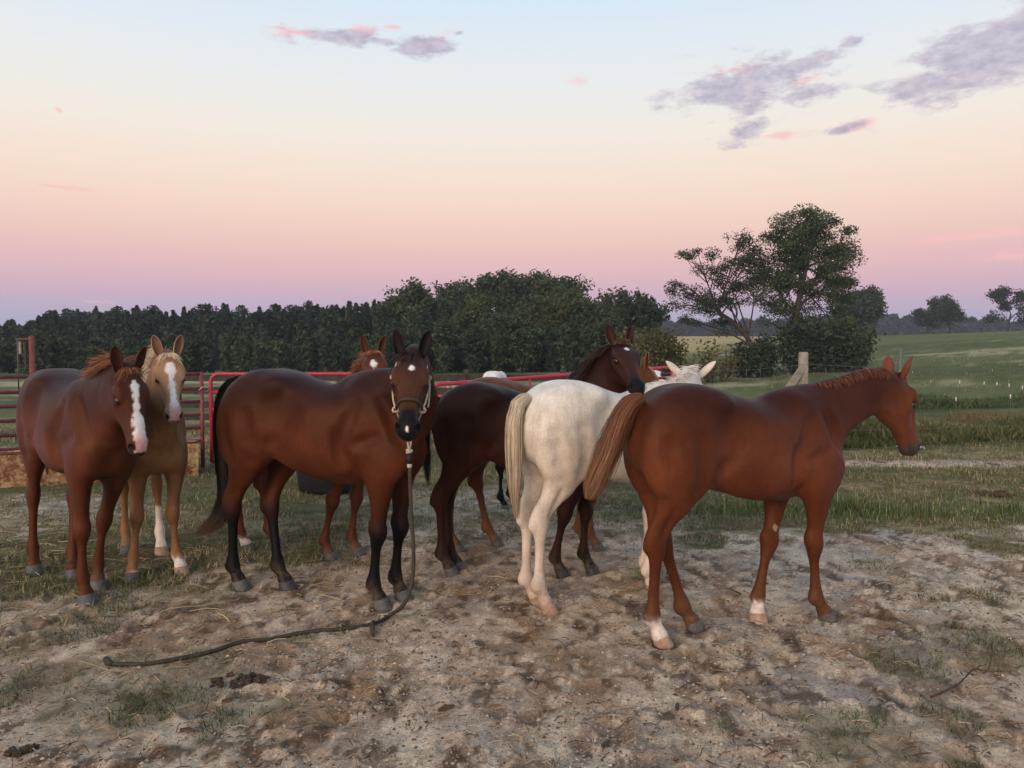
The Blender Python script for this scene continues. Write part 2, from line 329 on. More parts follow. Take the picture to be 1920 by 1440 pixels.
# grass blades (nobody could count them)
tinted('grass', .75, .15, 0, 0, 0, .2, nscale=4)
def blades(name, label, N_, ymin, ymax, hmin, hmax, wpx, seed, dens=lambda x, y, g: g > .3, pw=1.0, cols=None, spread=.80, lean=.55, cat='grass', thin=False):
    r = np.random.default_rng(seed)
    y = ymin + (ymax-ymin)*r.random(N_)**pw; x = r.uniform(-1, 1, N_)*(y*spread+.3)
    g = grassiness(x, y); keep = dens(x, y, g) ; x, y, g = x[keep], y[keep], g[keep]; n = len(x)
    cl = n2(x, y, 2.6, seed+3, 3); hgt = (hmin + (hmax-hmin)*r.random(n)**1.6)*(.45 + 1.1*sstep(.35, .68, cl))
    z = gz_arr(x, y) - .006
    an = r.uniform(0, 6.283, n); ln = lean*(.3+r.random(n)); w = wpx*(.7+.7*r.random(n))
    wx, wy = np.cos(an+1.57)*w, np.sin(an+1.57)*w
    lx, ly = np.cos(an)*ln, np.sin(an)*ln
    b0 = np.stack([x-wx, y-wy, z], 1); b1 = np.stack([x+wx, y+wy, z], 1)
    m0 = np.stack([x-wx*.8+lx*hgt*.35, y-wy*.8+ly*hgt*.35, z+hgt*.62], 1); m1 = np.stack([x+wx*.8+lx*hgt*.35, y+wy*.8+ly*hgt*.35, z+hgt*.62], 1)
    tp = np.stack([x+lx*hgt, y+ly*hgt, z+hgt*(1-.35*ln)], 1)
    Vv = np.stack([b0, b1, m0, m1, tp], 1).reshape(-1, 3); k = np.arange(n)*5
    F3 = np.concatenate([np.stack([k, k+1, k+3], 1), np.stack([k, k+3, k+2], 1), np.stack([k+2, k+3, k+4], 1)])
    cols = np.array(cols); f = r.random(n); sel = r.random(n)
    c0 = cols[0] + (cols[1]-cols[0])*f[:, None]; dry = sel < .10 + .5*sstep(.52, .66, n2(x, y, .9, seed+9, 3))
    c0 = np.where(dry[:, None], cols[2], c0)*(.7+.6*r.random(n))[:, None]
    nv = 5
    if thin: Vv = np.stack([b0, b1, tp], 1).reshape(-1, 3); F3 = np.arange(n*3).reshape(-1, 3); nv = 3
    o = mesh_from(name, Vv, F3, M['grass'], None, np.repeat(np.clip(c0, 0, 1), nv, 0), smooth=False)
    o['kind'] = 'stuff'; o['label'] = label; o['category'] = cat
    return o
GC = [srgb(78, 86, 54), srgb(108, 112, 72), srgb(162, 146, 110)]
blades('grass', 'short trampled green and dry grass around the horses', 150000, 3.9, 10.5, .012, .055, 0.003, 91, lambda x, y, g: np.random.default_rng(1).random(len(x)) < g*1.0*(.25+.75*sstep(.4, .6, n2(x, y, 3, 5, 2))), .9, GC, thin=True)
blades('grass', 'short cropped turf and dead stems in the middle of the paddock', 170000, 4.6, 11.5, .02, .062, .004, 95, lambda x, y, g: np.random.default_rng(6).random(len(x)) < g*(.35+.65*sstep(.38, .58, n2(x, y, 1.7, 7, 3))), 1.0, [srgb(78, 86, 54), srgb(114, 114, 74), srgb(166, 148, 112)], lean=.9, thin=True)
blades('grass', 'paddock grass between the herd and the fences', 80000, 9.5, 17, .03, .09, .006, 92, lambda x, y, g: np.random.default_rng(2).random(len(x)) < g, 1.0, GC, thin=True)
blades('grass', 'small green weed tufts growing through the sand', 110000, 1.7, 5.5, .016, .062, .0026, 93, lambda x, y, g: (g > .25) & (np.random.default_rng(3).random(len(x)) < g*1.2*sstep(.36, .58, n2(x, y, 6, 8, 3))), 1.2, [srgb(56, 68, 40), srgb(84, 94, 56), srgb(120, 108, 78)], lean=.9, thin=True)
blades('grass', 'rough grass tussocks over the pasture on the right', 70000, 16.5, 75, .05, .14, .014, 96, lambda x, y, g: (x > .05*y) & (np.random.default_rng(8).random(len(x)) < sstep(.42, .62, n2(x*.4, y, .35, 9, 3))), 1.5, [srgb(80, 92, 58), srgb(112, 116, 76), srgb(166, 156, 116)], lean=.7, thin=True)
def thick_patch(x, y, g): return np.random.default_rng(4).random(len(x)) < np.exp(-((x-3.15)/1.15)**2-((y-7.25)/.42)**2)*1.0 + np.exp(-((x-4.6)/.5)**2-((y-7.0)/.3)**2)*.6
blades('grass', 'thick tall grass patch on the right behind the sorrel foal', 60000, 6.2, 8.3, .05, .15, .0032, 94, thick_patch, 1.0, [srgb(66, 80, 46), srgb(100, 112, 66), srgb(136, 134, 92)])
# ---------------------------------------------------------------- trees
tinted('leaves', .7, .15, 0, 0, 0, .25, nscale=1.2)
_t = M['leaves'].node_tree; _b = _t.nodes['Principled BSDF']; _o = _t.nodes['Material Output']
tr_ = _t.nodes.new('ShaderNodeBsdfTranslucent'); mx_ = _t.nodes.new('ShaderNodeMixShader'); mx_.inputs[0].default_value = .25
_t.links.new(_b.inputs['Base Color'].links[0].from_socket, tr_.inputs['Color']); _t.links.new(_b.outputs[0], mx_.inputs[1]); _t.links.new(tr_.outputs[0], mx_.inputs[2]); _t.links.new(mx_.outputs[0], _o.inputs['Surface'])
simple('bark', (.055, .045, .038), .9, .4, 6, .1, 0, .6)
simple('bark_pale', (.22, .20, .18), .9, .35, 6, .1, 0, .6)

def tube_mesh(segs, sides=6):
    """segs: list of (A, B, ra, rb) tapered limbs -> verts, quads"""
    Vv = []; F = []; o = 0
    an = np.arange(sides)*2*math.pi/sides
    for A, B, ra, rb in segs:
        A = np.array(A); B = np.array(B); d = unit(B-A); u = unit(np.cross(d, [0.3, 1, .2])); w = np.cross(d, u)
        ring = np.cos(an)[:, None]*u + np.sin(an)[:, None]*w
        Vv.append(A + ring*ra); Vv.append(B + ring*rb)
        i = np.arange(sides); F.append(np.stack([o+i, o+(i+1) % sides, o+sides+(i+1) % sides, o+sides+i], 1)); o += 2*sides
    return np.concatenate(Vv), np.concatenate(F)

def leaf_quads(P, size, rs, cols, shade=None, flat=.3, tri=False):
    """P: (n,3) leaf centres; random oriented leaf-shaped quads"""
    n = len(P); d = rs.normal(size=(n, 3)); d[:, 2] = d[:, 2]*.8; d /= np.linalg.norm(d, axis=1)[:, None]
    e = rs.normal(size=(n, 3)); e -= (e*d).sum(1)[:, None]*d; e /= np.linalg.norm(e, axis=1)[:, None]
    s_ = size*(.55 + .9*rs.random(n))[:, None]
    Vv = np.stack([P - d*s_, P + e*s_*.55, P + d*s_, P - e*s_*.55], 1).reshape(-1, 3)
    k = np.arange(n)*4; F = np.stack([k, k+1, k+2, k+3], 1); nv = 4
    if tri: Vv = np.stack([P - d*s_, P + d*s_*.8 + e*s_*.6, P + d*s_*.5 - e*s_*.7], 1).reshape(-1, 3); F = np.arange(n*3).reshape(-1, 3); nv = 3
    cols = np.array(cols); f = rs.random(n)[:, None]; c = (cols[0]*(1-f) + cols[1]*f)*(.75+.5*rs.random(n))[:, None]
    if shade is not None: c = c*shade[:, None]
    return Vv, F, np.repeat(np.clip(c, 0, 1), nv, 0)

def grow(rs, base, height, spread, levels=4, lean=(0, 0), trunk_r=.28, first=.28, kids=(3, 5), up=.55, fork=None):
    """branching skeleton: returns limb segments and twig tips"""
    segs = []; tips = []
    def rec(A, d, ln, r, lv):
        n = 4 if lv < 2 else 3; p = np.array(A, float); dd = np.array(d, float); rr = r
        pts = [p.copy()]
        for i in range(n):
            dd = unit(dd + rs.normal(size=3)*(.10 + .09*lv) + np.array([0, 0, .07]))
            q = p + dd*ln/n; r2 = rr*(.86 if lv else .90)
            segs.append((p.copy(), q.copy(), rr, r2)); p = q; rr = r2; pts.append(p.copy())
        if lv >= levels:
            tips.extend(pts[1:]); return
        if lv >= levels-1: tips.extend(pts[2:])
        k = rs.integers(kids[0], kids[1]+1)
        az0 = rs.uniform(0, 6.28)
        for j in range(k):
            t = rs.uniform(.35 if lv else first, 1.0) if j else 1.0
            i = min(int(t*n), n-1); S_ = pts[i] + (pts[i+1]-pts[i])*(t*n-i)
            az = az0 + j*2.4 + rs.normal()*.3; tilt = rs.uniform(.35, 1.0) if j else .25
            ax = unit(np.cross(dd, [math.cos(az), math.sin(az), .2])); nd_ = unit(dd*math.cos(tilt) + ax*math.sin(tilt) + np.array([0, 0, up*.4]))
            nd_ = unit(nd_*np.array([spread, spread, 1.0]))
            rec(S_, nd_, ln*rs.uniform(.58, .82), max(rr*rs.uniform(.55, .75), .012), lv+1)
    rec(base, unit((lean[0], lean[1], 1)), height*.36, trunk_r, 0)
    return segs, np.array(tips)

def tree(name, loc, height, seed, label, group=None, spread=1.0, levels=4, nleaf=9000, lsize=.11, cols=None, lean=(0, 0), puff=.55, trunk_r=.26, bark='bark', first=.3, up=.55, kids=(3, 5), crown_low=None, squash=1.0, sides=6, clusters=0):
    rs = np.random.default_rng(seed)
    root = empty(name, loc); tag(root, label, 'tree', group)
    segs, tips = grow(rs, (0, 0, -.3), height, spread, levels, lean, trunk_r, first, kids, up)
    top = tips[:, 2].max(); k = height/top
    segs = [(a_*k, b_*k, r1, r2) for a_, b_, r1, r2 in segs]; tips = tips*k
    segs = [(s_[0]*[1, 1, 1] if s_[0][2] > -.2 else s_[0]*[1, 1, 1], s_[1], s_[2], s_[3]) for s_ in segs]
    tv, tf = tube_mesh(segs, sides)
    mesh_from('trunk', tv, tf, M[bark], root)
    if crown_low is not None:
        tips = tips[tips[:, 2] > crown_low*height]
    if clusters: tips = tips[rs.permutation(len(tips))[:clusters]]
    ix = rs.integers(0, len(tips), nleaf)
    dv = rs.normal(size=(nleaf, 3)); dv /= np.linalg.norm(dv, axis=1)[:, None]
    P = tips[ix] + dv*puff*np.array([1, 1, .75])*(rs.random(nleaf)**.6)[:, None]
    cl = rs.uniform(.75, 1.25, len(tips))[ix]
    cv, cf, cc = leaf_quads(P, lsize, rs, cols, cl)
    mesh_from('crown', cv, cf, M['leaves'], root, cc, smooth=False)
    return root
LG = [srgb(56, 70, 48), srgb(78, 92, 62)]; LD = [srgb(46, 58, 44), srgb(64, 76, 54)]; LO = [srgb(82, 84, 52), srgb(106, 102, 64)]
def T(u, d, sink=0.0):
    x = (u-960)/1450*d; return (x, d, gz(x, d) - sink)
def lobe_tree(name, u0, d, trunk, lobes, seed, label, cols, per, lsize, crad, tr=.24, group=None, bare=.0):
    """tree whose limbs run from the trunk to a set of foliage masses; px rows are read at the tree's own distance"""
    rs = np.random.default_rng(seed); base = T(u0, d); root = empty(name, base); tag(root, label, 'tree', group)
    W_ = lambda u, v: np.array([(u-u0)/1450*d, 0.0, 1.5 - (v-660)/1450*d - base[2]])
    tp = [W_(u, v) for u, v in trunk]; tp[0][2] = -.2; sp_ = spline(tp, 14); segs = []
    for i in range(13): segs.append((sp_[i], sp_[i+1], tr*(1-.045*i), tr*(1-.045*(i+1))))
    P, C_ = [], []
    for u, v, rx, rz, n in lobes:
        c = W_(u, v); rx, rz = rx/1450*d, rz/1450*d; c[1] = rs.uniform(-.9, .9)*rx
        st = sp_[int(rs.integers(6, 14))]
        mid = st*.5 + c*.5 + np.array([0, c[1]*.2, .25*rs.random()]); lim = spline([st, mid, c + rs.normal(size=3)*.1], 9)
        for i in range(8): segs.append((lim[i], lim[i+1], tr*.30*(1-.1*i), tr*.30*(1-.1*(i+1))))
        for k in range(n):
            dv = unit(rs.normal(size=3)); q = c + dv*np.array([rx, rx*.9, rz])*rs.random()**.4
            s0 = lim[int(rs.integers(3, 9))]; m2 = s0*.5 + q*.5 + rs.normal(size=3)*.12; tw = spline([s0, m2, q], 5)
            for i in range(4): segs.append((tw[i], tw[i+1], .034*(1-.2*i), .034*(1-.2*(i+1))))
            for e_ in range(2): segs.append((tw[3], q + unit(rs.normal(size=3))*crad*.75, .012, .004))
            if rs.random() < bare: continue
            m_ = int(per*rs.uniform(.5, 1.4)); dv = rs.normal(size=(m_, 3)); dv /= np.linalg.norm(dv, axis=1)[:, None]
            P.append(q + dv*crad*rs.uniform(.7, 1.25)*np.array([1.15, 1.1, .7])*(rs.random(m_)**.5)[:, None]); C_.append(np.full(m_, rs.uniform(.75, 1.3)))
    tv, tf = tube_mesh(segs, 5); mesh_from('trunk', tv, tf, M['bark'], root)
    cv, cf, cc = leaf_quads(np.concatenate(P), lsize, rs, cols, np.concatenate(C_)); mesh_from('crown', cv, cf, M['leaves'], root, cc, smooth=False)
    return root
lobe_tree('oak_tree', 1492, 42, [(1492, 735), (1490, 660), (1491, 600), (1500, 545), (1512, 490)], [(1545, 425, 42, 34, 15), (1505, 418, 36, 28, 11), (1455, 440, 40, 40, 14), (1583, 485, 32, 30, 10), (1545, 490, 45, 32, 13), (1495, 475, 42, 32, 12), (1430, 500, 40, 34, 12), (1470, 540, 46, 36, 14),
    (1530, 550, 48, 34, 13), (1575, 545, 36, 28, 8), (1440, 575, 42, 32, 10), (1500, 600, 50, 32, 12), (1560, 610, 44, 32, 10), (1520, 455, 40, 30, 12), (1475, 490, 40, 30, 10), (1560, 460, 40, 30, 10), (1505, 520, 50, 30, 12), (1420, 545, 36, 30, 9), (1590, 520, 26, 26, 7)], 101, 'tall spreading tree behind the wire fence, highest crown in view', LG, 230, .056, .56, .24)
lobe_tree('oak_tree', 1432, 41, [(1432, 735), (1425, 690), (1405, 640), (1375, 605), (1345, 585)], [(1308, 478, 38, 14, 8), (1278, 540, 28, 18, 8), (1330, 520, 38, 20, 9), (1385, 452, 32, 18, 8), (1400, 490, 28, 22, 7), (1340, 575, 40, 16, 8), (1282, 575, 30, 12, 6), (1390, 545, 30, 24, 8), (1365, 610, 34, 18, 6), (1300, 600, 26, 10, 4), (1360, 500, 36, 24, 8), (1310, 555, 34, 16, 7), (1370, 565, 34, 22, 8), (1415, 520, 30, 26, 8)], 105,
    'leaning thin-leaved tree with bare dark limbs, left of the tall spreading tree', LD, 150, .050, .42, .19, None, .08)
# thicket at the foot of the two trees
def bush(name, loc, w, h, seed, label, n, lsize, cols, group=None, cat='bush', dpt=.7, stems=9):
    rs = np.random.default_rng(seed); root = empty(name, loc); tag(root, label, cat, group)
    segs = []; lob = []
    for i in range(stems):
        a_ = rs.uniform(0, 6.28); r = rs.random()**.5; q = np.array([math.cos(a_)*r*w*.5, math.sin(a_)*r*w*.5*dpt, 0]); tp = q*rs.uniform(.9, 1.25) + np.array([0, 0, h*(1-.45*r)*rs.uniform(.7, 1.0)])
        md = (q+tp)/2 + rs.normal(size=3)*.06*h
        segs += [(q*.6 + np.array([0, 0, -.08]), md, .02*h+.006, .013*h+.004), (md, tp, .013*h+.004, .004)]
        for t in np.linspace(.25, 1, 5): lob.append(q*.6*(1-t) + tp*t)
    sv, sf = tube_mesh(segs, 5); mesh_from('stem', sv, sf, M['bark'], root)
    lob = np.array(lob); ix = rs.integers(0, len(lob), n)
    P = lob[ix] + rs.normal(size=(n, 3))*np.array([w*.11, w*.11*dpt, h*.10]); P[:, 2] = np.maximum(P[:, 2], .02)
    cv, cf, cc = leaf_quads(P, lsize, rs, cols, rs.uniform(.7, 1.3, len(lob))[ix])
    mesh_from('foliage', cv, cf, M['leaves'], root, cc, smooth=False)
    return root
bush('thicket', T(1425, 39), 2.2, 2.3, 111, 'dark leafy thicket under the leaning thin-leaved tree', 4200, .11, LD)
bush('thicket', T(1530, 40), 3.4, 3.3, 112, 'tall dark thicket around the trunk of the tall spreading tree', 6000, .11, LD)
bush('thicket', T(1590, 41), 2.0, 3.0, 113, 'dark thicket on the right flank of the tall spreading tree', 3600, .11, LG)
bush('thicket', T(1335, 37), 2.4, 2.2, 114, 'sparse brown-tipped brush before the straw-coloured field', 900, .09, LO, stems=14)
bush('olive_bush', T(1218, 40), 3.2, 3.3, 115, 'rounded olive-yellow bush right of the dark bay foal\'s head', 6000, .10, LO)
tree('pine_tree', T(1218, 58), 6.0, 116, 'small dark pine poking up behind the olive-yellow bush', None, .8, 4, 3500, .13, LD, (0, 0), .4, .14, first=.3)
# broadleaf grove in the middle: a few crowns share their leaf data, each set at its own size
grove = []
def clone(src, loc, sx, sz, rz, label, group=None):
    r = src.copy(); COL.objects.link(r); r.location = loc; r.scale = (sx, sx, sz); r.rotation_euler = (0, 0, rz); r['label'] = label
    if group: r['group'] = group
    for ch in [c_ for c_ in src.children]:
        q = ch.copy(); COL.objects.link(q); q.parent = r
    return r
def far_tree(loc, h, seed, label, cols, nl=9000, ls=.17, spread=1.0, puff=.75, low=None, group='trees of the grove behind the herd', name='grove_tree', levels=4, cl=0):
    return tree(name, loc, h, seed, label, group, spread, levels, nl, ls, cols, (0, 0), puff, .22, first=.15, kids=(3, 5), up=.45, sides=5, clusters=cl)
def to_ground(src_h, u, d, top): # height that reaches pixel row `top`
    x = (u-960)/1450*d; return (660-top)/1450*d + 1.5 - gz(x, d)
P1 = far_tree(T(940, 74), to_ground(0, 940, 74, 514), 121, 'broad green tree at the middle of the grove, its highest crown', LG)
P2 = far_tree(T(790, 70), to_ground(0, 790, 70, 532), 122, 'pale green feathery tree at the left end of the grove', [srgb(58, 72, 48), srgb(80, 92, 62)], spread=.8)
P3 = far_tree(T(1070, 68), to_ground(0, 1070, 68, 522), 123, 'olive-tipped broad tree at the right shoulder of the grove', [srgb(62, 72, 44), srgb(84, 90, 56)])
P4 = far_tree(T(1140, 72), to_ground(0, 1140, 72, 540), 124, 'thin airy tree near the right end of the grove', [srgb(62, 70, 50), srgb(86, 90, 64)], nl=2600, spread=.7, puff=.6)
for i_, (src, u, d, top, lab) in enumerate([
    (P1, 870, 80, 534, 'dark round tree between the feathery tree and the highest crown'), (P3, 890, 66, 548, 'mid-green tree in front of the grove\'s highest crown, leaning left'), (P1, 1010, 78, 516, 'dense tree just right of the grove\'s highest crown'),
    (P3, 985, 64, 556, 'dark front tree under the grove\'s highest crown'), (P1, 1050, 82, 524, 'dark crown behind the olive-tipped tree'), (P2, 1105, 66, 548, 'slim green tree below the grove\'s right shoulder'),
    (P3, 1165, 62, 566, 'low green tree sloping down the right end of the grove'), (P2, 760, 78, 556, 'slender tree on the far left edge of the grove'), (P1, 830, 70, 560, 'squat dark tree at the foot of the feathery tree'),
    (P3, 1045, 60, 570, 'bright green low tree at the front of the grove, left of the dark bay foal'), (P1, 930, 60, 590, 'shadowy low tree at the front middle of the grove'), (P2, 700, 74, 596, 'grey-green young tree left of the grove, behind the haltered bay\'s ears')]):
    hs = to_ground(0, u, d, top); h0 = {id(P1): to_ground(0, 940, 74, 514), id(P2): to_ground(0, 790, 70, 532), id(P3): to_ground(0, 1070, 68, 522)}[id(src)]
    rr = random.Random(i_)
    clone(src, T(u, d), hs/h0*rr.uniform(.95, 1.15), hs/h0, rr.uniform(0, 6.28), lab)
# right hand far trees on the rise
far_tree(T(1600, 100), to_ground(0, 1600, 100, 552), 135, 'dark bulky tree half hidden behind the tall spreading tree\'s right side', LD, 6000, .20, .9, 1.4, group=None, name='field_tree')
far_tree(T(1640, 105), to_ground(0, 1640, 105, 545), 131, 'dark round tree behind the right side of the tall spreading tree', LD, 9000, .20, .9, 1.5, group=None, name='field_tree')
far_tree(T(1738, 140), to_ground(0, 1738, 140, 560), 132, 'left one of the paired trees on the far field edge', LD, 5200, .20, .9, 1.2, group=None, cl=70, name='field_tree')
far_tree(T(1783, 142), to_ground(0, 1783, 142, 557), 133, 'right, darker one of the paired trees on the far field edge', LD, 8000, .20, .95, 1.25, group=None, cl=90, name='field_tree')
far_tree(T(1887, 130), to_ground(0, 1887, 130, 541), 134, 'lone airy tree on the far field at the right edge', [srgb(52, 56, 46), srgb(72, 74, 58)], 4200, .18, .8, 1.05, group=None, cl=60, name='field_tree')
# the distant woods that read as one mass
def woods(name, label, rows, n, d0, d1, u0, u1, top_fn, cols, lsize, per, seed, pine=.7):
    rs = np.random.default_rng(seed); allV, allF, allC, sg = [], [], [], []; o = 0
    for i in range(n):
        d = rs.uniform(d0, d1); u = u0 + (u1-u0)*((i + rs.random()*1.5) % n)/n; x = (u-960)/1450*d; g = gz(x, min(d, 800))
        front = (d1-d)/(d1-d0)
        h = (660-top_fn(u))/1450*d + 1.5 - g; h *= rs.uniform(.86, 1.03) - .22*front*rs.random()
        if h < 2: continue
        m_ = per; z = rs.random(m_)**.8
        isp = rs.random() < pine
        r = h*(.17 if isp else .24)*rs.uniform(.8, 1.2)*((1.02-z)**.75 if isp else np.sqrt(np.clip(1-((z-.5)/.52)**2, .02, 1)))
        a_ = rs.uniform(0, 6.28, m_); rr = r*np.sqrt(rs.random(m_))*(1+.25*np.sin(a_*3+i)+.25*np.sin(z*21+i))
        P = np.stack([x+np.cos(a_)*rr, d+np.sin(a_)*rr, g + .02*h + z*h*.98], 1)
        cl = np.repeat(rs.uniform(.7, 1.3, 12), m_//12+1)[:m_]*rs.uniform(.78, 1.2); P = P[np.argsort(P[:, 2] + .6*P[:, 0])]
        cv, cf, cc = leaf_quads(P, lsize, rs, cols, cl, tri=True)
        allV.append(cv); allF.append(cf+o); allC.append(cc); o += len(cv)
    ob = mesh_from(name, np.concatenate(allV), np.concatenate(allF), M['leaves'], None, np.concatenate(allC), smooth=False)
    ob['kind'] = 'stuff'; ob['label'] = label; ob['category'] = 'woods'
    return ob
WC = [srgb(46, 57, 47), srgb(63, 75, 60)]
def top_left(u): return np.interp(u, [-200, 0, 60, 90, 200, 340, 385, 480, 560, 640, 760, 820], [604, 603, 600, 582, 577, 583, 572, 580, 568, 572, 552, 560]) + 5*math.sin(u*.19) + 4*math.sin(u*.41)
woods('pine_woods', 'dark pine woods along the horizon on the left', 3, 300, 66, 100, -160, 830, top_left, WC, .19, 800, 141)
woods('pine_woods', 'lower dark edge of the woods behind the fences on the left', 3, 95, 46, 62, -140, 780, lambda u: 628 + 10*math.sin(u*.05) + 8*math.sin(u*.13), [srgb(52, 66, 48), srgb(72, 86, 60)], .15, 720, 142, .15)
woods('undergrowth', 'dark undergrowth at the foot of the grove', 2, 95, 50, 60, 660, 1300, lambda u: np.interp(u, [660, 760, 1180, 1300], [628, 600, 604, 660]) + 12*math.sin(u*.045) + 8*math.sin(u*.11), [srgb(50, 62, 46), srgb(70, 82, 56)], .15, 1000, 144, .1)
woods('far_woods', 'bluish line of far woods beyond the fields on the right', 2, 330, 300, 380, 1120, 2250, lambda u: np.interp(u, [1120, 1260, 1300, 1600, 1680, 1760, 1830, 1900, 2250], [606, 600, 604, 592, 590, 600, 598, 602, 600]) + 3*math.sin(u*.21), [srgb(44, 52, 54), srgb(56, 64, 66)], 1.1, 230, 143, .2)
# ---------------------------------------------------------------- horse builder
# every horse is grown as one smooth skin from its own skeleton (joint positions in metres, x forward, y left, z up)
def smin(a, b, k):
    h = np.maximum(k - np.abs(a - b), 0.0) / k
    return np.minimum(a, b) - h * h * (k * 0.25)

class Field:
    def __init__(s, lo, hi, h):
        s.lo = np.array(lo, float); s.h = h
        s.n = np.ceil((np.array(hi, float) - s.lo) / h).astype(int) + 1
        s.F = np.full(s.n, 1.0, np.float32)
        s.ax = [(s.lo[i] + h * np.arange(s.n[i])).astype(np.float32) for i in range(3)]
    def box(s, lo, hi):
        a = np.clip(np.floor((np.array(lo) - s.lo) / s.h).astype(int), 0, s.n - 1)
        b = np.clip(np.ceil((np.array(hi) - s.lo) / s.h).astype(int) + 1, 1, s.n)
        b = np.maximum(b, a + 1)
        sl = tuple(slice(a[i], b[i]) for i in range(3))
        X = s.ax[0][sl[0]][:, None, None]; Y = s.ax[1][sl[1]][None, :, None]; Z = s.ax[2][sl[2]][None, None, :]
        return sl, X, Y, Z
    def add(s, sl, d, k): s.F[sl] = smin(s.F[sl], d, k)
    def cut(s, sl, d, k): s.F[sl] = -smin(-s.F[sl], d, k)
    def ell(s, c, r, k=0.05, R=None, sub=False):
        c = np.array(c, float); r = np.array(r, float)
        m = r.max() + k + 0.02
        sl, X, Y, Z = s.box(c - m, c + m)
        x, y, z = X - c[0], Y - c[1], Z - c[2]
        if R is not None:
            R = np.array(R)
            x, y, z = (R[0, 0]*x + R[0, 1]*y + R[0, 2]*z, R[1, 0]*x + R[1, 1]*y + R[1, 2]*z, R[2, 0]*x + R[2, 1]*y + R[2, 2]*z)
        k0 = np.sqrt((x/r[0])**2 + (y/r[1])**2 + (z/r[2])**2)
        k1 = np.sqrt((x/r[0]**2)**2 + (y/r[1]**2)**2 + (z/r[2]**2)**2) + 1e-6
        d = k0 * (k0 - 1) / k1
        (s.cut if sub else s.add)(sl, d.astype(np.float32), k)
    def tube(s, st, k, lat=None, dense=4, sub=False):
        """st: rows x,y,z,r_depth,r_lateral; lat: constant lateral direction or None (horizontal across the tangent)"""
        st = np.array(st, float); n = len(st)
        P = []
        for i in range(n - 1):
            p0, p1, p2, p3 = st[max(i-1, 0)], st[i], st[i+1], st[min(i+2, n-1)]
            for q in range(dense):
                t = q / dense
                P.append(0.5 * (2*p1 + (p2-p0)*t + (2*p0 - 5*p1 + 4*p2 - p3)*t*t + (3*p1 - p0 - 3*p2 + p3)*t**3))
        P.append(st[-1]); P = np.array(P)
        mr = P[:, 3:].max() + k + 0.03
        sl, X, Y, Z = s.box(P[:, :3].min(0) - mr, P[:, :3].max(0) + mr)
        shape = (X.shape[0], Y.shape[1], Z.shape[2]); D = np.full(shape, 1.0, np.float32)
        off = np.array([sl[i].start for i in range(3)])
        for i in range(len(P) - 1):
            a, b = P[i], P[i+1]
            m = max(a[3], b[3], a[4], b[4]) + k + 0.03
            s2, X, Y, Z = s.box(np.minimum(a[:3], b[:3]) - m, np.maximum(a[:3], b[:3]) + m)
            loc = tuple(slice(max(s2[j].start - off[j], 0), min(s2[j].stop - off[j], shape[j])) for j in range(3))
            ab = b[:3] - a[:3]; L2 = max(ab @ ab, 1e-9)
            x, y, z = X - a[0], Y - a[1], Z - a[2]
            t = np.clip((x*ab[0] + y*ab[1] + z*ab[2]) / L2, 0, 1)
            x, y, z = x - t*ab[0], y - t*ab[1], z - t*ab[2]
            if lat is None:
                tl = np.array([-ab[1], ab[0], 0.0]); nn = np.linalg.norm(tl)
                tl = tl/nn if nn > 1e-6 else np.array([0, 1.0, 0])
            else: tl = np.array(lat)
            l = x*tl[0] + y*tl[1] + z*tl[2]
            m2 = np.maximum(x*x + y*y + z*z - l*l, 0)
            ra = a[3] + (b[3]-a[3])*t; rl = a[4] + (b[4]-a[4])*t
            k0 = np.sqrt(m2/ra**2 + l*l/rl**2); k1 = np.sqrt(m2/ra**4 + l*l/rl**4) + 1e-6
            d = (k0*(k0-1)/k1).astype(np.float32)
            D[loc] = np.minimum(D[loc], d)
        (s.cut if sub else s.add)(sl, D, k)
    def mesh(s):
        F = s.F; S = F < 0
        n = np.array(F.shape)
        c = np.zeros(n - 1, np.int8)
        for dx in (0, 1):
            for dy in (0, 1):
                for dz in (0, 1):
                    c += S[dx:n[0]-1+dx, dy:n[1]-1+dy, dz:n[2]-1+dz]
        act = np.argwhere((c > 0) & (c < 8))
        idx = np.full(n - 1, -1, np.int32); idx[tuple(act.T)] = np.arange(len(act))
        acc = np.zeros((len(act), 3)); cnt = np.zeros(len(act))
        cor = [(i, j, k) for i in (0, 1) for j in (0, 1) for k in (0, 1)]
        val = {q: F[act[:, 0]+q[0], act[:, 1]+q[1], act[:, 2]+q[2]].astype(np.float64) for q in cor}
        for q in cor:
            for ax in range(3):
                if q[ax]: continue
                r = list(q); r[ax] = 1; r = tuple(r)
                a, b = val[q], val[r]; m = (a < 0) != (b < 0)
                t = np.where(m, a/np.where(m, a-b, 1), 0)
                p = np.tile(np.array(q, float), (len(act), 1)); p[:, ax] += t
                acc[m] += p[m]; cnt[m] += 1
        V = s.lo + s.h * (act + acc / cnt[:, None])
        Q = []
        for ax in range(3):
            a0 = [slice(None)]*3; a1 = [slice(None)]*3
            a0[ax] = slice(0, -1); a1[ax] = slice(1, None)
            e0 = S[tuple(a0)]; e1 = S[tuple(a1)]
            E = np.argwhere(e0 != e1)
            u, w = (ax+1) % 3, (ax+2) % 3
            E = E[(E[:, u] > 0) & (E[:, w] > 0) & (E[:, u] < n[u]-1) & (E[:, w] < n[w]-1)]
            fl = e0[tuple(E.T)]
            def g(du, dw):
                p = E.copy(); p[:, u] -= du; p[:, w] -= dw
                return idx[tuple(p.T)]
            q = np.stack([g(1, 1), g(0, 1), g(0, 0), g(1, 0)], 1)
            q[~fl] = q[~fl][:, ::-1]
            Q.append(q)
        Q = np.concatenate(Q); Q = Q[(Q >= 0).all(1)]
        e = np.concatenate([Q[:, [i, (i+1) % 4]] for i in range(4)])
        e = np.unique(np.sort(e, 1), axis=0)
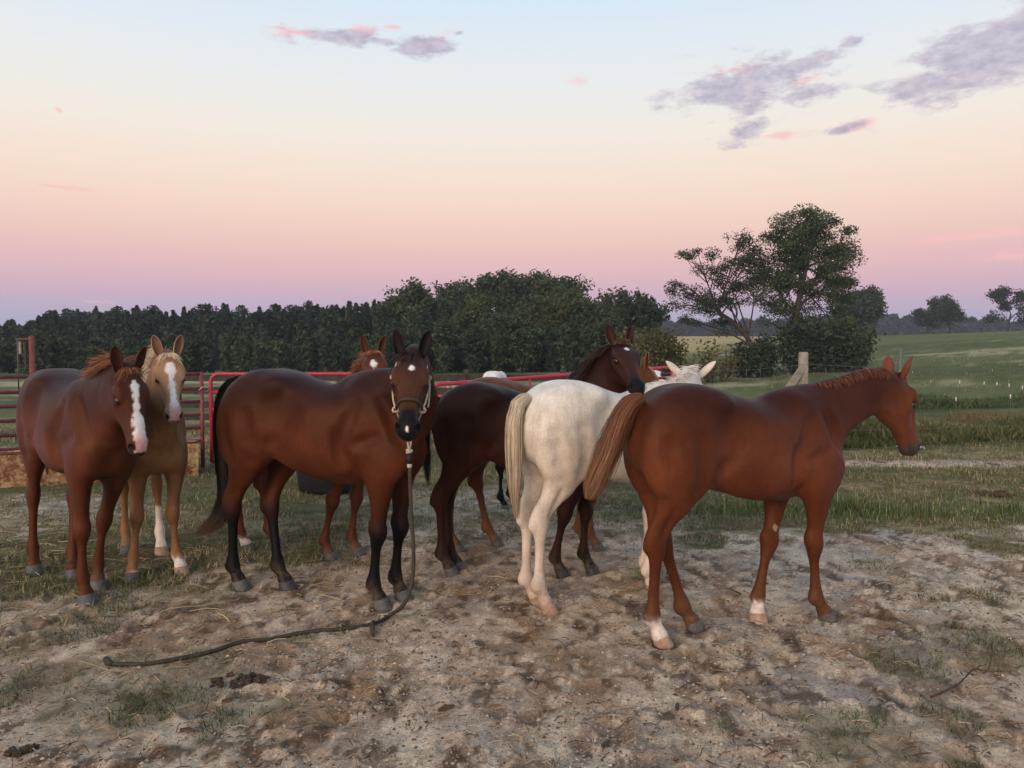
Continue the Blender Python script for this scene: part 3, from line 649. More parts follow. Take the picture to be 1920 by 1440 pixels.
        deg = np.bincount(e.ravel(), minlength=len(V)).astype(float) + 1e-9
        for lam in (0.5, -0.53, 0.5, -0.53, 0.5, -0.5, 0.4):
            A = np.stack([np.bincount(e[:, 0], V[e[:, 1], i], len(V)) + np.bincount(e[:, 1], V[e[:, 0], i], len(V)) for i in range(3)], 1) / deg[:, None]
            V = V + lam * (A - V)
        return V, Q

def interp(tab, x):
    tab = np.array(tab, float); t = tab[:, 0]
    # monotone-ish smooth interpolation: dense catmull-rom resample then linear
    xs, out = [], []
    n = len(tab)
    for i in range(n-1):
        p0, p1, p2, p3 = tab[max(i-1, 0)], tab[i], tab[i+1], tab[min(i+2, n-1)]
        h = t[i+1]-t[i]
        m1 = (p2-p0)/(p2[0]-p0[0]) * h; m2 = (p3-p1)/(p3[0]-p1[0]) * h
        for q in range(8):
            u = q/8
            out.append((2*u**3-3*u*u+1)*p1 + (u**3-2*u*u+u)*m1 + (-2*u**3+3*u*u)*p2 + (u**3-u*u)*m2); xs.append(t[i]+h*u)
    out.append(tab[-1]); xs.append(t[-1]); out = np.array(out)
    return [np.interp(x, xs, out[:, j]).astype(np.float32) for j in range(1, tab.shape[1])]

TRUNK = [  # x, top, bottom, half width
 (-0.630, 1.10, 0.99, .040), (-0.605, 1.17, 0.93, .085), (-0.56, 1.235, 0.88, .130), (-0.50, 1.29, 0.85, .160), (-0.40, 1.335, 0.83, .185), (-0.28, 1.348, 0.80, .196),
 (-0.14, 1.322, 0.755, .203), (0.0, 1.277, 0.712, .217), (0.12, 1.252, 0.690, .219), (0.25, 1.252, 0.682, .203), (0.37, 1.277, 0.695, .175),
 (0.47, 1.272, 0.735, .152), (0.57, 1.20, 0.80, .130), (0.64, 1.11, 0.87, .100), (0.685, 1.03, 0.93, .045)]
NECK = [(0.36, 0, 1.06, .20, .120), (0.50, 0, 1.085, .235, .120), (0.62, 0, 1.135, .215, .108), (0.76, 0, 1.20, .180, .092), (0.89, 0, 1.262, .152, .080), (0.985, 0, 1.31, .125, .072)]
# head profile along its axis (t: 0 poll, 1 lip), upper block: top, bottom, half width ; lower block (jaw)
HEAD_UP = [(-.03, -.02, -.20, .075), (.05, .015, -.22, .115), (.16, .045, -.24, .150), (.28, .055, -.25, .178), (.38, .045, -.25, .180), (.50, .022, -.235, .148),
           (.62, .000, -.225, .116), (.74, -.018, -.22, .098), (.84, -.030, -.225, .100), (.91, -.050, -.23, .104), (.965, -.085, -.225, .090), (1.0, -.13, -.20, .05)]
HEAD_LO = [(.04, -.14, -.30, .07), (.12, -.12, -.40, .095), (.22, -.12, -.455, .110), (.34, -.12, -.455, .112), (.46, -.12, -.405, .100), (.58, -.12, -.335, .080), (.70, -.14, -.290, .068),
           (.80, -.16, -.282, .066), (.88, -.17, -.292, .064), (.93, -.19, -.285, .055), (.96, -.21, -.262, .03)]


def head_frame(pitch, yaw, roll=0):
    p, y, r = map(math.radians, (pitch, yaw, roll))
    a = np.array([math.cos(p)*math.cos(y), math.cos(p)*math.sin(y), -math.sin(p)])
    b = np.array([math.sin(p)*math.cos(y), math.sin(p)*math.sin(y), math.cos(p)])
    s = np.cross(b, a)
    b2 = b*math.cos(r) + s*math.sin(r); s2 = np.cross(b2, a)
    return a, b2, s2

def grow_horse(sp):
    """returns verts, quads, info (head frame etc.)"""
    S = sp.get('scale', 1.0); h = sp.get('res', 0.009)
    ls = sp.get('lx', 1.0)     # body length factor
    dep = sp.get('belly', 0.0) # extra belly depth
    wid = sp.get('wid', 1.0)
    foot_rows = np.array([p for L in sp['legs'].values() for p in L])
    tr = np.array(TRUNK, float)
    tr[:, 0] *= ls
    bx = tr[:, 0]/ls
    tr[:, 2] -= dep * np.exp(-((bx-0.10)/0.32)**2)
    tr[:, 2] += sp.get('tuck', .03) * np.exp(-((bx+0.20)/0.17)**2)
    tr[:, 3] *= wid
    tr[:, 1] += sp.get('croup', 0.0) * np.exp(-((bx+0.30)/0.22)**2) + sp.get('withers', 0.0) * np.exp(-((bx-0.38)/0.16)**2)
    tr *= S
    neck = np.array(sp.get('neck', NECK), float) * S
    neck[-1] = neck[-2] + (neck[-1]-neck[-2])*.55; neck[-1, 3:] *= .92
    P = np.array(sp['poll'], float) * S
    L = sp.get('headlen', 0.55) * S
    a, b, s = head_frame(*sp['head'])
    hp = np.array([P, P + a*L, P + a*L*0.3 - b*L*0.45])
    allp = np.concatenate([foot_rows*S, hp, neck[:, :3], np.array([[tr[0, 0], 0, tr[4, 1]]])])
    lo = allp.min(0) - np.array([.16, .16, 0.0]); hi = allp.max(0) + 0.16
    lo[1] = min(lo[1], -.27*S); hi[1] = max(hi[1], .27*S); lo[0] = min(lo[0], -.68*S*ls); lo[2] = -0.0
    G = Field(lo, hi, h)
    bend = sp.get('bend', 0.0)
    # trunk
    sl, X, Y, Z = G.box((tr[0, 0]-.15, -.42*S, .5*S), (tr[-1, 0]+.15, .42*S, 1.5*S))
    xc = np.clip(X, tr[0, 0], tr[-1, 0])
    top, bot, w = interp(tr, xc)
    yb = bend * (X/(0.6*S))**2 if bend else 0.0
    zc = bot + (top-bot)*0.56
    rv = np.where(Z > zc, top-zc, zc-bot)
    yy = np.abs(Y - yb)/w; zz = np.abs(Z-zc)/rv
    e = 2.25
    k0 = (yy**e + zz**e)**(1/e)
    d = (k0-1) * np.minimum(w, rv) * 0.9
    ex = np.abs(X-xc)
    d = np.where(ex > 0, np.sqrt(np.maximum(d, 0)**2 + ex**2), d)
    G.add(sl, d.astype(np.float32), 0.02)
    # neck
    G.tube(neck, 0.08*S, None, 4)
    # masses of the body (muscle) on both sides
    W = wid
    for sd in (1, -1):
        m = lambda x, y, z: (x*S*ls, sd*y*S*W, z*S)
        q = lambda *r: tuple(v*S for v in r)
        G.ell(m(-.33, .095, 1.14), q(.245, .114, .19), .05)                 # gluteal
        G.ell(m(-.20, .155, 1.235), q(.060, .040, .045), .09)                # point of hip
        G.ell(m(.42, .088, 1.05), q(.125, .078, .24), .045, rot_y(-24))       # shoulder blade
        G.ell(m(.45, .110, .89), q(.13, .066, .115), .04)                    # triceps
        G.ell(m(.575, .075, .935), q(.085, .070, .105), .05)                   # point of shoulder / breast
        G.ell(m(.53, .055, .84), q(.085, .06, .09), .07)
        G.ell(m(.05, .14, .95), q(.32, .075, .20), .08)                      # ribs
    # withers ridge
    G.ell((.36*S*ls, 0, 1.235*S + sp.get('withers', 0)*S), (.15*S, .045*S, .05*S), .09)
    # legs
    for key, J in sp['legs'].items():
        J = np.array(J, float) * S
        sd = 1 if key[1] == 'L' else -1
        lat = unit(sp.get('lat', {}).get(key, (0, 1, 0)))
        thick = sp.get('thick', 1.0)
        if key[0] == 'F':
            E, K, T, C = J                      # elbow, knee, fetlock, coronet
            rows = []
            def at(A, B, t, r, l, o=0.0):
                p = A + (B-A)*t; rows.append((p[0]+o*S, p[1], p[2], r*S*thick, l*S*thick))
            up = E + np.array([.055, -sd*.015, .10])*S
            at(up, E, 0, .125, .070); at(up, E, .6, .125, .075); at(E, K, .04, .108, .070)
            at(E, K, .25, .082, .060); at(E, K, .45, .064, .050, .004); at(E, K, .68, .049, .041, .003); at(E, K, .86, .046, .041)
            at(K, T, -.02, .050, .047, .004); at(K, T, .08, .046, .044, .003); at(K, T, .21, .036, .034, -.003); at(K, T, .35, .0285, .0245, -.004)
            at(K, T, .60, .0270, .0235, -.004); at(K, T, .82, .0335, .029, -.004); at(K, T, .97, .040, .037, -.002)
            at(T, C, .22, .037, .034); at(T, C, .55, .032, .031); at(T, C, .85, .038, .038); at(T, C, 1.05, .042, .043)
            G.tube(rows, .045*S, lat, 3)
            G.ell(T + np.array([-.022, 0, -.006])*S, (.024*S*thick, .024*S, .030*S), .03)   # ergot / fetlock back
            G.ell(K + np.array([-.034, 0, .025])*S, (.020*S, .022*S, .036*S), .035)            # pisiform
        else:
            A, B, K, T, C = J                   # hip mass, stifle/gaskin top, hock, fetlock, coronet
            rows = []
            def at(A_, B_, t, r, l, o=0.0, oy=0.0):
                p = A_ + (B_-A_)*t; rows.append((p[0]+o*S, p[1]+oy*S*sd, p[2], r*S*thick, l*S*thick))
            at(A, B, -.25, .19, .08); at(A, B, .0, .225, .105); at(A, B, .30, .215, .112); at(A, B, .62, .172, .100); at(A, B, .9, .122, .080)
            at(B, K, .12, .106, .068); at(B, K, .35, .080, .056); at(B, K, .58, .058, .043, .004); at(B, K, .80, .047, .034, .008); at(B, K, .98, .052, .040, .004)
            at(K, T, .06, .055, .042, 0.0); at(K, T, .17, .047, .038, 0.0); at(K, T, .32, .0335, .028); at(K, T, .55, .0295, .0245); at(K, T, .80, .031, .0255); at(K, T, .97, .043, .037)
            at(T, C, .22, .039, .035); at(T, C, .55, .033, .032); at(T, C, .85, .039, .039); at(T, C, 1.05, .043, .043)
            G.tube(rows, .05*S, lat, 3)
            d = unit(K-B); back = np.array([-1.0, 0, 0]); back = unit(back - (back@d)*d)
            hp = K + back*.048*S - d*.045*S
            G.tube([tuple(hp - d*.16*S - back*.012*S) + (.016*S, .014*S), tuple(hp - d*.08*S - back*.006*S) + (.017*S, .015*S), tuple(hp) + (.026*S, .024*S), tuple(K + back*.030*S + d*.06*S) + (.022*S, .02*S)], .04*S, lat, 2)
            G.ell(B + np.array([.105, sd*.012, .105])*S, (.050*S, .052*S, .070*S), .06)      # stifle
            G.ell(T + np.array([-.024, 0, -.006])*S, (.025*S*thick, .025*S, .030*S), .03)
    # grooves between the muscles, hollows and the fold of the flank
    for sd in (1, -1):
        def surf(x, z):
            for y in np.arange(.36*S, .02, -.004):
                q = np.round((np.array([x, sd*y, z]) - G.lo)/G.h).astype(int)
                if (q >= 0).all() and (q < G.n).all() and G.F[tuple(q)] < 0: return y
            return .15*S
        def groove(pts, r, dep, k):
            pts = spline(pts, len(pts)*2); rows = []
            for i_, (x, z) in enumerate(pts):
                e_ = .82*math.sin(math.pi*(i_+.3)/(len(pts)-.4))**1.1
                rows.append((x*S*ls, sd*(surf(x*S*ls, z*S) + r*S - dep*S*e_), z*S, r*S, r*S))
            G.tube(rows, k*S, (1, 0, 0), 2, True)
        groove([(-.535, 1.06), (-.52, .98), (-.505, .90), (-.48, .80)], .045, .017, .03)       # hamstring
        groove([(-.35, 1.08), (-.335, .99), (-.32, .90), (-.33, .80)], .055, .014, .035)            # front of the thigh
        groove([(-.47, .72), (-.485, .65), (-.505, .58)], .022, .011, .018)                        # gaskin tendon
        groove([(.30, .80), (.305, .92), (.335, 1.05), (.375, 1.16)], .05, .022, .03)             # behind the shoulder
        groove([(.615, .98), (.585, 1.08), (.53, 1.18)], .045, .022, .025)                           # in front of the shoulder
        groove([(.36, .92), (.44, .95), (.52, .98)], .04, .014, .025)                               # above the triceps
        groove([(-.10, 1.02), (-.15, .95), (-.20, .90)], .045, .016, .03)                            # flank
        G.ell((-.11*S*ls, sd*.262*S*W, 1.12*S), (.11*S, .055*S, .12*S), .09, sub=True)      # flank hollow
        G.ell((.285*S*ls, sd*.235*S*W, .86*S), (.035*S, .045*S, .14*S), .05, rot_y(-12), sub=True)   # behind the elbow
        G.ell((.60*S*ls, sd*.165*S*W, 1.06*S), (.03*S, .05*S, .16*S), .06, rot_y(-28), sub=True)     # front of the shoulder
    # head
    hb = np.array([P - a*.1*L - b*.5*L, P + a*1.05*L + b*.1*L, P + a*1.05*L - b*.5*L, P - a*.1*L + b*.1*L])
    hlo = np.minimum((hb - np.abs(s)*.25*L).min(0), (hb + np.abs(s)*.25*L).min(0)) - .03
    hhi = np.maximum((hb - np.abs(s)*.25*L).max(0), (hb + np.abs(s)*.25*L).max(0)) + .03
    sl, X, Y, Z = G.box(hlo, hhi)
    x, y, z = X-P[0], Y-P[1], Z-P[2]
    t = (x*a[0]+y*a[1]+z*a[2])/L; v = (x*b[0]+y*b[1]+z*b[2])/L; u = (x*s[0]+y*s[1]+z*s[2])/L
    def loft(tab, e, t=t, v=v, u=u):
        tc = np.clip(t, tab[0][0], tab[-1][0])
        top, bot, w = interp(tab, tc)
        c = (top+bot)/2; r = (top-bot)/2
        k0 = ((np.abs(u)/w)**e + (np.abs(v-c)/r)**e)**(1/e)
        d = (k0-1)*np.minimum(w, r)*0.95
        ex = np.abs(t-tc)
        return np.where(ex > 0, np.sqrt(np.maximum(d, 0)**2 + ex**2), d)*L
    dh = smin(loft(HEAD_UP, 2.3), loft(HEAD_LO, 2.3), .035*S)
    G.add(sl, dh.astype(np.float32), .05*S)
    R = np.stack([a, b, s])
    H = lambda t_, v_, u_: P + (a*t_ + b*v_ + s*u_)*L
    for sd in (1, -1):
        G.ell(H(.285, -.005, sd*.150), np.array([.085, .040, .034])*L, .03, R)                # brow
        G.ell(H(.425, -.125, sd*.128), np.array([.17, .030, .030])*L, .03, R)               # face crest
        G.ell(H(.23, -.26, sd*.090), np.array([.13, .135, .035])*L, .04, R)                 # cheek
        G.ell(H(.388, -.062, sd*.208), np.array([.060, .048, .045])*L, .020, R, sub=True)   # eye socket
        G.ell(H(.385, -.012, sd*.160), np.array([.060, .014, .026])*L, .014, R)             # upper lid
        G.ell(H(.395, -.106, sd*.160), np.array([.055, .012, .022])*L, .014, R)             # lower lid
        G.ell(H(.895, -.115, sd*.095), np.array([.055, .055, .028])*L, .02, R)              # nostril rim
        G.ell(H(.925, -.108, sd*.098), np.array([.045, .040, .022])*L, .010, R, sub=True)   # nostril
        G.ell(H(.60, -.10, sd*.160), np.array([.14, .05, .045])*L, .04, R, sub=True)        # hollow of the cheek
        G.ell(H(.90, -.222, sd*.075), np.array([.085, .007, .05])*L, .012, R, sub=True)     # mouth
        G.ell(H(.14, -.03, sd*.175), np.array([.05, .04, .035])*L, .03, R, sub=True)        # hollow above the eye
    V, Q = G.mesh()
    def drop(p, up):
        for q in np.arange(.14, -.14, -.006):
            r = p + up*q; i = np.round((r - G.lo)/G.h).astype(int)
            if (i < 0).any() or (i >= G.n).any(): continue
            if G.F[tuple(i)] < 0: return r
        return p
    def headd(q):
        q = q - P; return np.minimum(loft(HEAD_UP, 2.3, q@a/L, q@b/L, q@s/L), loft(HEAD_LO, 2.3, q@a/L, q@b/L, q@s/L))
    info = dict(headd=headd, P=P, L=L, a=a, b=b, s=s, S=S, H=H, drop=drop)
    return V, Q, info

def rot_y(deg):
    r = math.radians(deg); c, s_ = math.cos(r), math.sin(r)
    return np.array([[c, 0, -s_], [0, 1, 0], [s_, 0, c]])

def ear_mesh(base, axis, front, side, ln, wd, nu=14, nv=11):
    """cupped ear: outer and inner shell with a rolled rim"""
    V = []; 
    for shell in (0, 1):
        for i in range(nu+1):
            u = i/nu
            w = wd*(0.62 + 1.25*u - 0.35*u*u)*(max(1-u**2.6, 0))**0.62 if u < 1 else 0.0
            w = max(w, 0.0008)
            half = math.radians(118 - 62*u)
            lean = 0.10*ln*u*u
            for j in range(nv):
                th = -half + 2*half*j/(nv-1)
                r = w*(1.0 if shell == 0 else 0.80)
                # th = 0 is the back of the ear; opening faces `front`
                p = base + axis*(ln*u*(1.0 if shell == 0 else .97)) + side*(r*math.sin(th)) - front*(r*0.8*math.cos(th)) + front*(lean + 0.35*w)
                V.append(p)
    F = []
    n = (nu+1)*nv
    for i in range(nu):
        for j in range(nv-1):
            q = [i*nv+j, i*nv+j+1, (i+1)*nv+j+1, (i+1)*nv+j]
            F.append(q); F.append([n+k for k in q[::-1]])
    for i in range(nu):
        for j in (0, nv-1):
            q = [i*nv+j, (i+1)*nv+j, n+(i+1)*nv+j, n+i*nv+j]
            F.append(q if j == 0 else q[::-1])
    return np.array(V), np.array(F)

def hoof_mesh(C, fwd, sc, heel=1.0):
    """hoof below the coronet at C, toe towards fwd"""
    fwd = unit((fwd[0], fwd[1], 0)); sd = np.array([-fwd[1], fwd[0], 0])
    V = []; rings = 7; m = 22
    zt = C[2] - 0.004*sc
    for k in range(rings):
        t = k/(rings-1); z = zt*(1-t)
        g = .93 + .24*t - (.05 if k == rings-1 else 0)
        for j in range(m):
            an = 2*math.pi*j/m; cx, sx = math.cos(an), math.sin(an)
            f = (.050 if cx > 0 else .043)*sc*cx*g; l = .047*sc*sx*g
            shift = t*zt*0.42
            V.append(np.array([C[0], C[1], 0]) + fwd*(f + shift + .003) + sd*l + np.array([0, 0, z + (.010*sc*cx if k == 0 else 0)]))
    V.append(np.array([C[0], C[1], 0]) + fwd*(zt*0.4)); 
    F = []
    for k in range(rings-1):
        for j in range(m):
            F.append([k*m+j, (k+1)*m+j, (k+1)*m+(j+1) % m, k*m+(j+1) % m])
    F.append([(rings-1)*m+j for j in range(m)][::-1])
    V.append(np.array([C[0], C[1], zt+.01])); F.append([j for j in range(m)])
    return V[:-1], F

def ribbons(strands, widths, cols, rads=None):
    """strands: list of (n,3); flat tapered blades with a slight fold; returns V,F,col"""
    V = []; F = []; Cc = []; o = 0
    for si, (st, w, c) in enumerate(zip(strands, widths, cols)):
        n = len(st); tg = np.gradient(st, axis=0); tg /= np.linalg.norm(tg, axis=1)[:, None] + 1e-9
        rv = unit(np.random.normal(size=3)) if rads is None else unit(rads[si] + np.random.normal(size=3)*.35); sd = np.cross(tg, rv); sd /= np.linalg.norm(sd, axis=1)[:, None] + 1e-9
        tt = np.linspace(0, 1, n)[:, None]; ww = w*(1-tt**2.2*0.88)
        V.append(np.stack([st - sd*ww, st + sd*ww], 1).reshape(-1, 3))
        i = np.arange(n-1)*2 + o
        F.append(np.stack([i, i+1, i+3, i+2], 1)); o += 2*n
        cc = np.array(c); Cc.append(np.repeat(cc if cc.ndim == 2 else np.tile(cc, (n, 1)), 2, 0))
    return np.concatenate(V), np.concatenate(F), np.concatenate(Cc)

def build_horse(sp):
    random.seed(sp.get('seed', 1)); np.random.seed(sp.get('seed', 1))
    root = bpy.data.objects.new('horse', None); COL.objects.link(root)
    root.location = (sp['at'][0], sp['at'][1], -.012); root.rotation_euler = (0, 0, math.radians(sp['heading']))
    root['label'] = sp['label']; root['category'] = 'horse'; root['group'] = sp.get('group', 'young horses standing in the paddock')
    V, Q, I = grow_horse(sp)
    S, L, P, a, b, s, H = I['S'], I['L'], I['P'], I['a'], I['b'], I['s'], I['H']
    # ears joined into the same skin object
    ears = []
    for sd, es in ((1, sp.get('earL', {})), (-1, sp.get('earR', {}))):
        base = H(.045, -.035, sd*.090)
        out = es.get('out', .25); fw = es.get('fwd', -.80)
        ax = unit(b*es.get('up', .60) + s*sd*out + a*fw)
        fr = unit(a*es.get('fa', .3) + s*sd*es.get('fs', .35) + b*es.get('fb', .8)); fr = unit(fr - (fr@ax)*ax)
        si = np.cross(ax, fr)
        ev, ef = ear_mesh(base, ax, fr, si, es.get('len', .31)*L, es.get('w', .064)*L)
        ears.append((ev, ef))
    nb = len(V)
    loc = V/S
    hd = (V - P); T = hd@a/L; Vv = hd@b/L; U = hd@s/L
    onhead = (I['headd'](V) < .028*S) & (T > -.05)
    legid = np.full(len(V), -1); best = np.full(len(V), 9.0); low = np.where(loc[:, 2] < .7)[0]
    for li, key in enumerate(('FR', 'FL', 'HR', 'HL')):
        J = np.array(sp['legs'][key])[-3:]; J = np.vstack([J, J[-1] + [.03, 0, -.06]])
        for A_, B_ in zip(J[:-1], J[1:]):
            q = loc[low]-A_; ab = B_-A_; tt = np.clip(q@ab/(ab@ab), 0, 1); dd = np.linalg.norm(q-tt[:, None]*ab, axis=1)
            m_ = dd < best[low]; best[low[m_]] = dd[m_]; legid[low[m_]] = li
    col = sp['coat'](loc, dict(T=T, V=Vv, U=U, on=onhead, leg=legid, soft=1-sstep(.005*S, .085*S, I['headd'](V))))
    VV = [V]; FF = [Q]; CC = [col]; off = nb
    for (ev, ef), sd in zip(ears, (1, -1)):
        n = len(ev)//2
        c = np.empty((len(ev), 3)); c[:n] = sp.get('ear_out', col[onhead].mean(0)); c[n:] = sp.get('ear_in', np.array(sp.get('ear_out', col[onhead].mean(0)))*.6)
        tip = np.linspace(0, 1, 15)[:, None].repeat(11, 1).ravel()
        if 'ear_tip' in sp: c[:n] += (np.array(sp['ear_tip'])-c[:n])*sstep(.35, .95, tip)[:, None]
        VV.append(ev); FF.append(ef+off); CC.append(c); off += len(ev)
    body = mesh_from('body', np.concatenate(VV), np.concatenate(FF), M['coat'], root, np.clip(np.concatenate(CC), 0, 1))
    # eyes
    if sp.get('eyes', True):
        for sd in (1, -1):
            bm = bmesh.new(); bmesh.ops.create_icosphere(bm, subdivisions=3, radius=.047*L)
            me = bpy.data.meshes.new('eye'); bm.to_mesh(me); bm.free()
            me.polygons.foreach_set('use_smooth', np.ones(len(me.polygons), bool)); me.materials.append(M['eye'])
            o = bpy.data.objects.new('eye', me); COL.objects.link(o); o.parent = body; o.location = H(.388, -.060, sd*.142)
    # hooves
    for key, J in sp['legs'].items():
        J = np.array(J)*S
        fwd = J[-1]-J[-2]; fw = np.array([fwd[0], fwd[1], 0.0]); 
        yaw = sp.get('toe', {}).get(key)
        fw = np.array(yaw) if yaw is not None else unit(unit(fw)*0.6 + np.array([1.0, 0, 0])*0.4) if np.linalg.norm(fw) > 1e-4 else np.array([1.0, 0, 0])
        hv, hf = hoof_mesh(J[-1], fw, S*sp.get('thick', 1.0))
        mesh_from('hoof', hv, hf, M['hoof_' + sp.get('hooves', {}).get(key, 'grey')], root)
    # tail
    if sp.get('tail'):
        tl = sp['tail']; g = np.array(tl['path'], float)*S; cols = [np.array(c) for c in tl['cols']]
        st, wd, cs = [], [], []; rad_ = []
        n = int(tl.get('n', 420)*2.8)
        for i in range(n):
            f = random.random()
            ln = random.uniform(.45, 1.0) if i % 4 else random.uniform(.85, 1.0)
            m = 10
            base = spline(g, 60)
            k = int(60*ln) - 1 if ln < 1 else 59
            path = base[np.linspace(0, max(k, 8), m).astype(int)]
            tt = np.linspace(0, ln, m)
            ph = random.uniform(0, 6.283); rr = math.sqrt(random.random())
            sx, sy = math.cos(ph)*rr, math.sin(ph)*rr
            wv = np.interp(tt, np.linspace(0, 1, len(tl['rad'])), tl['rad'])*S
            ofs = np.zeros((m, 3)); sw = tl.get('flat', 0.6)
            tg = np.gradient(path, axis=0); tg /= np.linalg.norm(tg, axis=1)[:, None]
            l1 = np.cross(tg, np.array([0, 0, 1.0])); nn = np.linalg.norm(l1, axis=1)[:, None]
            l1 = np.where(nn > .25, l1/np.maximum(nn, 1e-6), np.array([[0, 1.0, 0]])); l2 = np.cross(l1, tg)
            lk = random.Random(sp.get('seed', 1)*100 + i % 18); la, lr_ = lk.uniform(0, 6.283), math.sqrt(lk.random()); pull = sstep(.15, .9, tt)*.55
            sx = sx + (math.cos(la)*lr_ - sx)*pull; sy = sy + (math.sin(la)*lr_ - sy)*pull
            wob = .14*np.sin(tt*lk.uniform(3, 8)+lk.uniform(0, 6.3)) + (.35*np.sin(tt*random.uniform(2, 5)+ph)*tt if i % 12 == 0 else 0)
            ofs = l1*(wv*(sx+wob))[:, None]*sw + l2*(wv*(sy+wob*.6))[:, None]
            rad_.append(unit(ofs[m//2] + 1e-6)); st.append(path + ofs); wd.append(random.uniform(.0012, .0024)*S)
            c = cols[0]*(1-f) + cols[1]*f
            c = c[None, :]*np.ones((m, 1)); c = c + (cols[2]-c)*(sstep(tl.get('tip0', .5), 1.0, tt)*random.uniform(.3, 1))[:, None] if len(cols) > 2 else c
            st_v = random.uniform(.86, 1.12); cs.append(np.clip(c*st_v, 0, 1))
        hv, hf, hc = ribbons(st, wd, cs, rad_)
        mesh_from('tail', hv, hf, M['hair'], root, hc)
    # mane: follows the top of the neck
    if sp.get('mane'):
        mn = sp['mane']; st, wd, cs = [], [], []
        line = spline(np.array(mn['line'], float)*S, 60)
        side = mn.get('side', -1); cols = [np.array(c) for c in mn['cols']]
        for i in range(int(mn.get('n', 500)*2.2)):
            q = random.random(); k = q*59; i0 = int(k)
            p = line[i0] + (line[min(i0+1, 59)]-line[i0])*(k-i0)
            tg = unit(line[min(i0+1, 59)]-line[max(i0-1, 0)]); lt = unit(np.cross(np.array([0, 0, 1.0]), tg)); up = np.cross(tg, lt)
            p = I['drop'](p, up)
            ln = np.interp(q, np.linspace(0, 1, len(mn['len'])), mn['len'])*S*random.uniform(.35, 1.25)
            up_f = mn.get('up', .5)*random.uniform(.5, 1.4); sdv = side if random.random() < mn.get('bias', .9) else -side
            d0 = unit(up*up_f + lt*sdv*(1-up_f*.6) + tg*random.uniform(-.35, .12) + np.random.normal(size=3)*.07)
            pts = []; pos = p + lt*random.uniform(-.014, .014)*S - up*.012*S; d = d0.copy(); m = 7; grav = mn.get('grav', .25)
            hug = mn.get('hug', .0)
            for j in range(m):
                pts.append(pos.copy()); pos = pos + d*ln/(m-1)
                d = unit(d + np.array([0, 0, -1.0])*grav + lt*sdv*(-hug*j/m) + np.random.normal(size=3)*.05)
            st.append(np.array(pts)); wd.append(random.uniform(.0012, .0026)*S)
            f = random.random(); cs.append(np.clip((cols[0]*(1-f)+cols[1]*f)*random.uniform(.7, 1.25), 0, 1))
        hv, hf, hc = ribbons(st, wd, cs)
        mesh_from('mane', hv, hf, M['hair'], root, hc)
    if sp.get('forelock'):
        fl = sp['forelock']; st, wd, cs = [], [], []; cols = [np.array(c) for c in fl['cols']]
        for i in range(int(fl.get('n', 130)*1.6)):
            u0 = random.uniform(-.055, .055); ln = fl['len']*random.uniform(.5, 1.1); dirn = fl.get('dir', 0) + random.uniform(-1, 1)*fl.get('spread', .10)
            pts = []; m = 8
            for j in range(m):
                t = j/(m-1); tt = .005 + ln*t; lift = fl.get('lift', .03)*math.sin(min(t*1.3, 1)*math.pi)*random.uniform(.9, 1.1)
                topv = np.interp(tt, [r[0] for r in HEAD_UP], [r[1] for r in HEAD_UP])
                uu = u0 + dirn*t
                pts.append(H(tt, topv - 1.1*uu*uu + .012 + lift + random.uniform(-.004, .004), uu))
            st.append(np.array(pts)); wd.append(random.uniform(.0012, .0026)*S)
            f = random.random(); cs.append(np.clip((cols[0]*(1-f)+cols[1]*f)*random.uniform(.7, 1.25), 0, 1))
        hv, hf, hc = ribbons(st, wd, cs)
        mesh_from('forelock', hv, hf, M['hair'], root, hc)
    return root, I
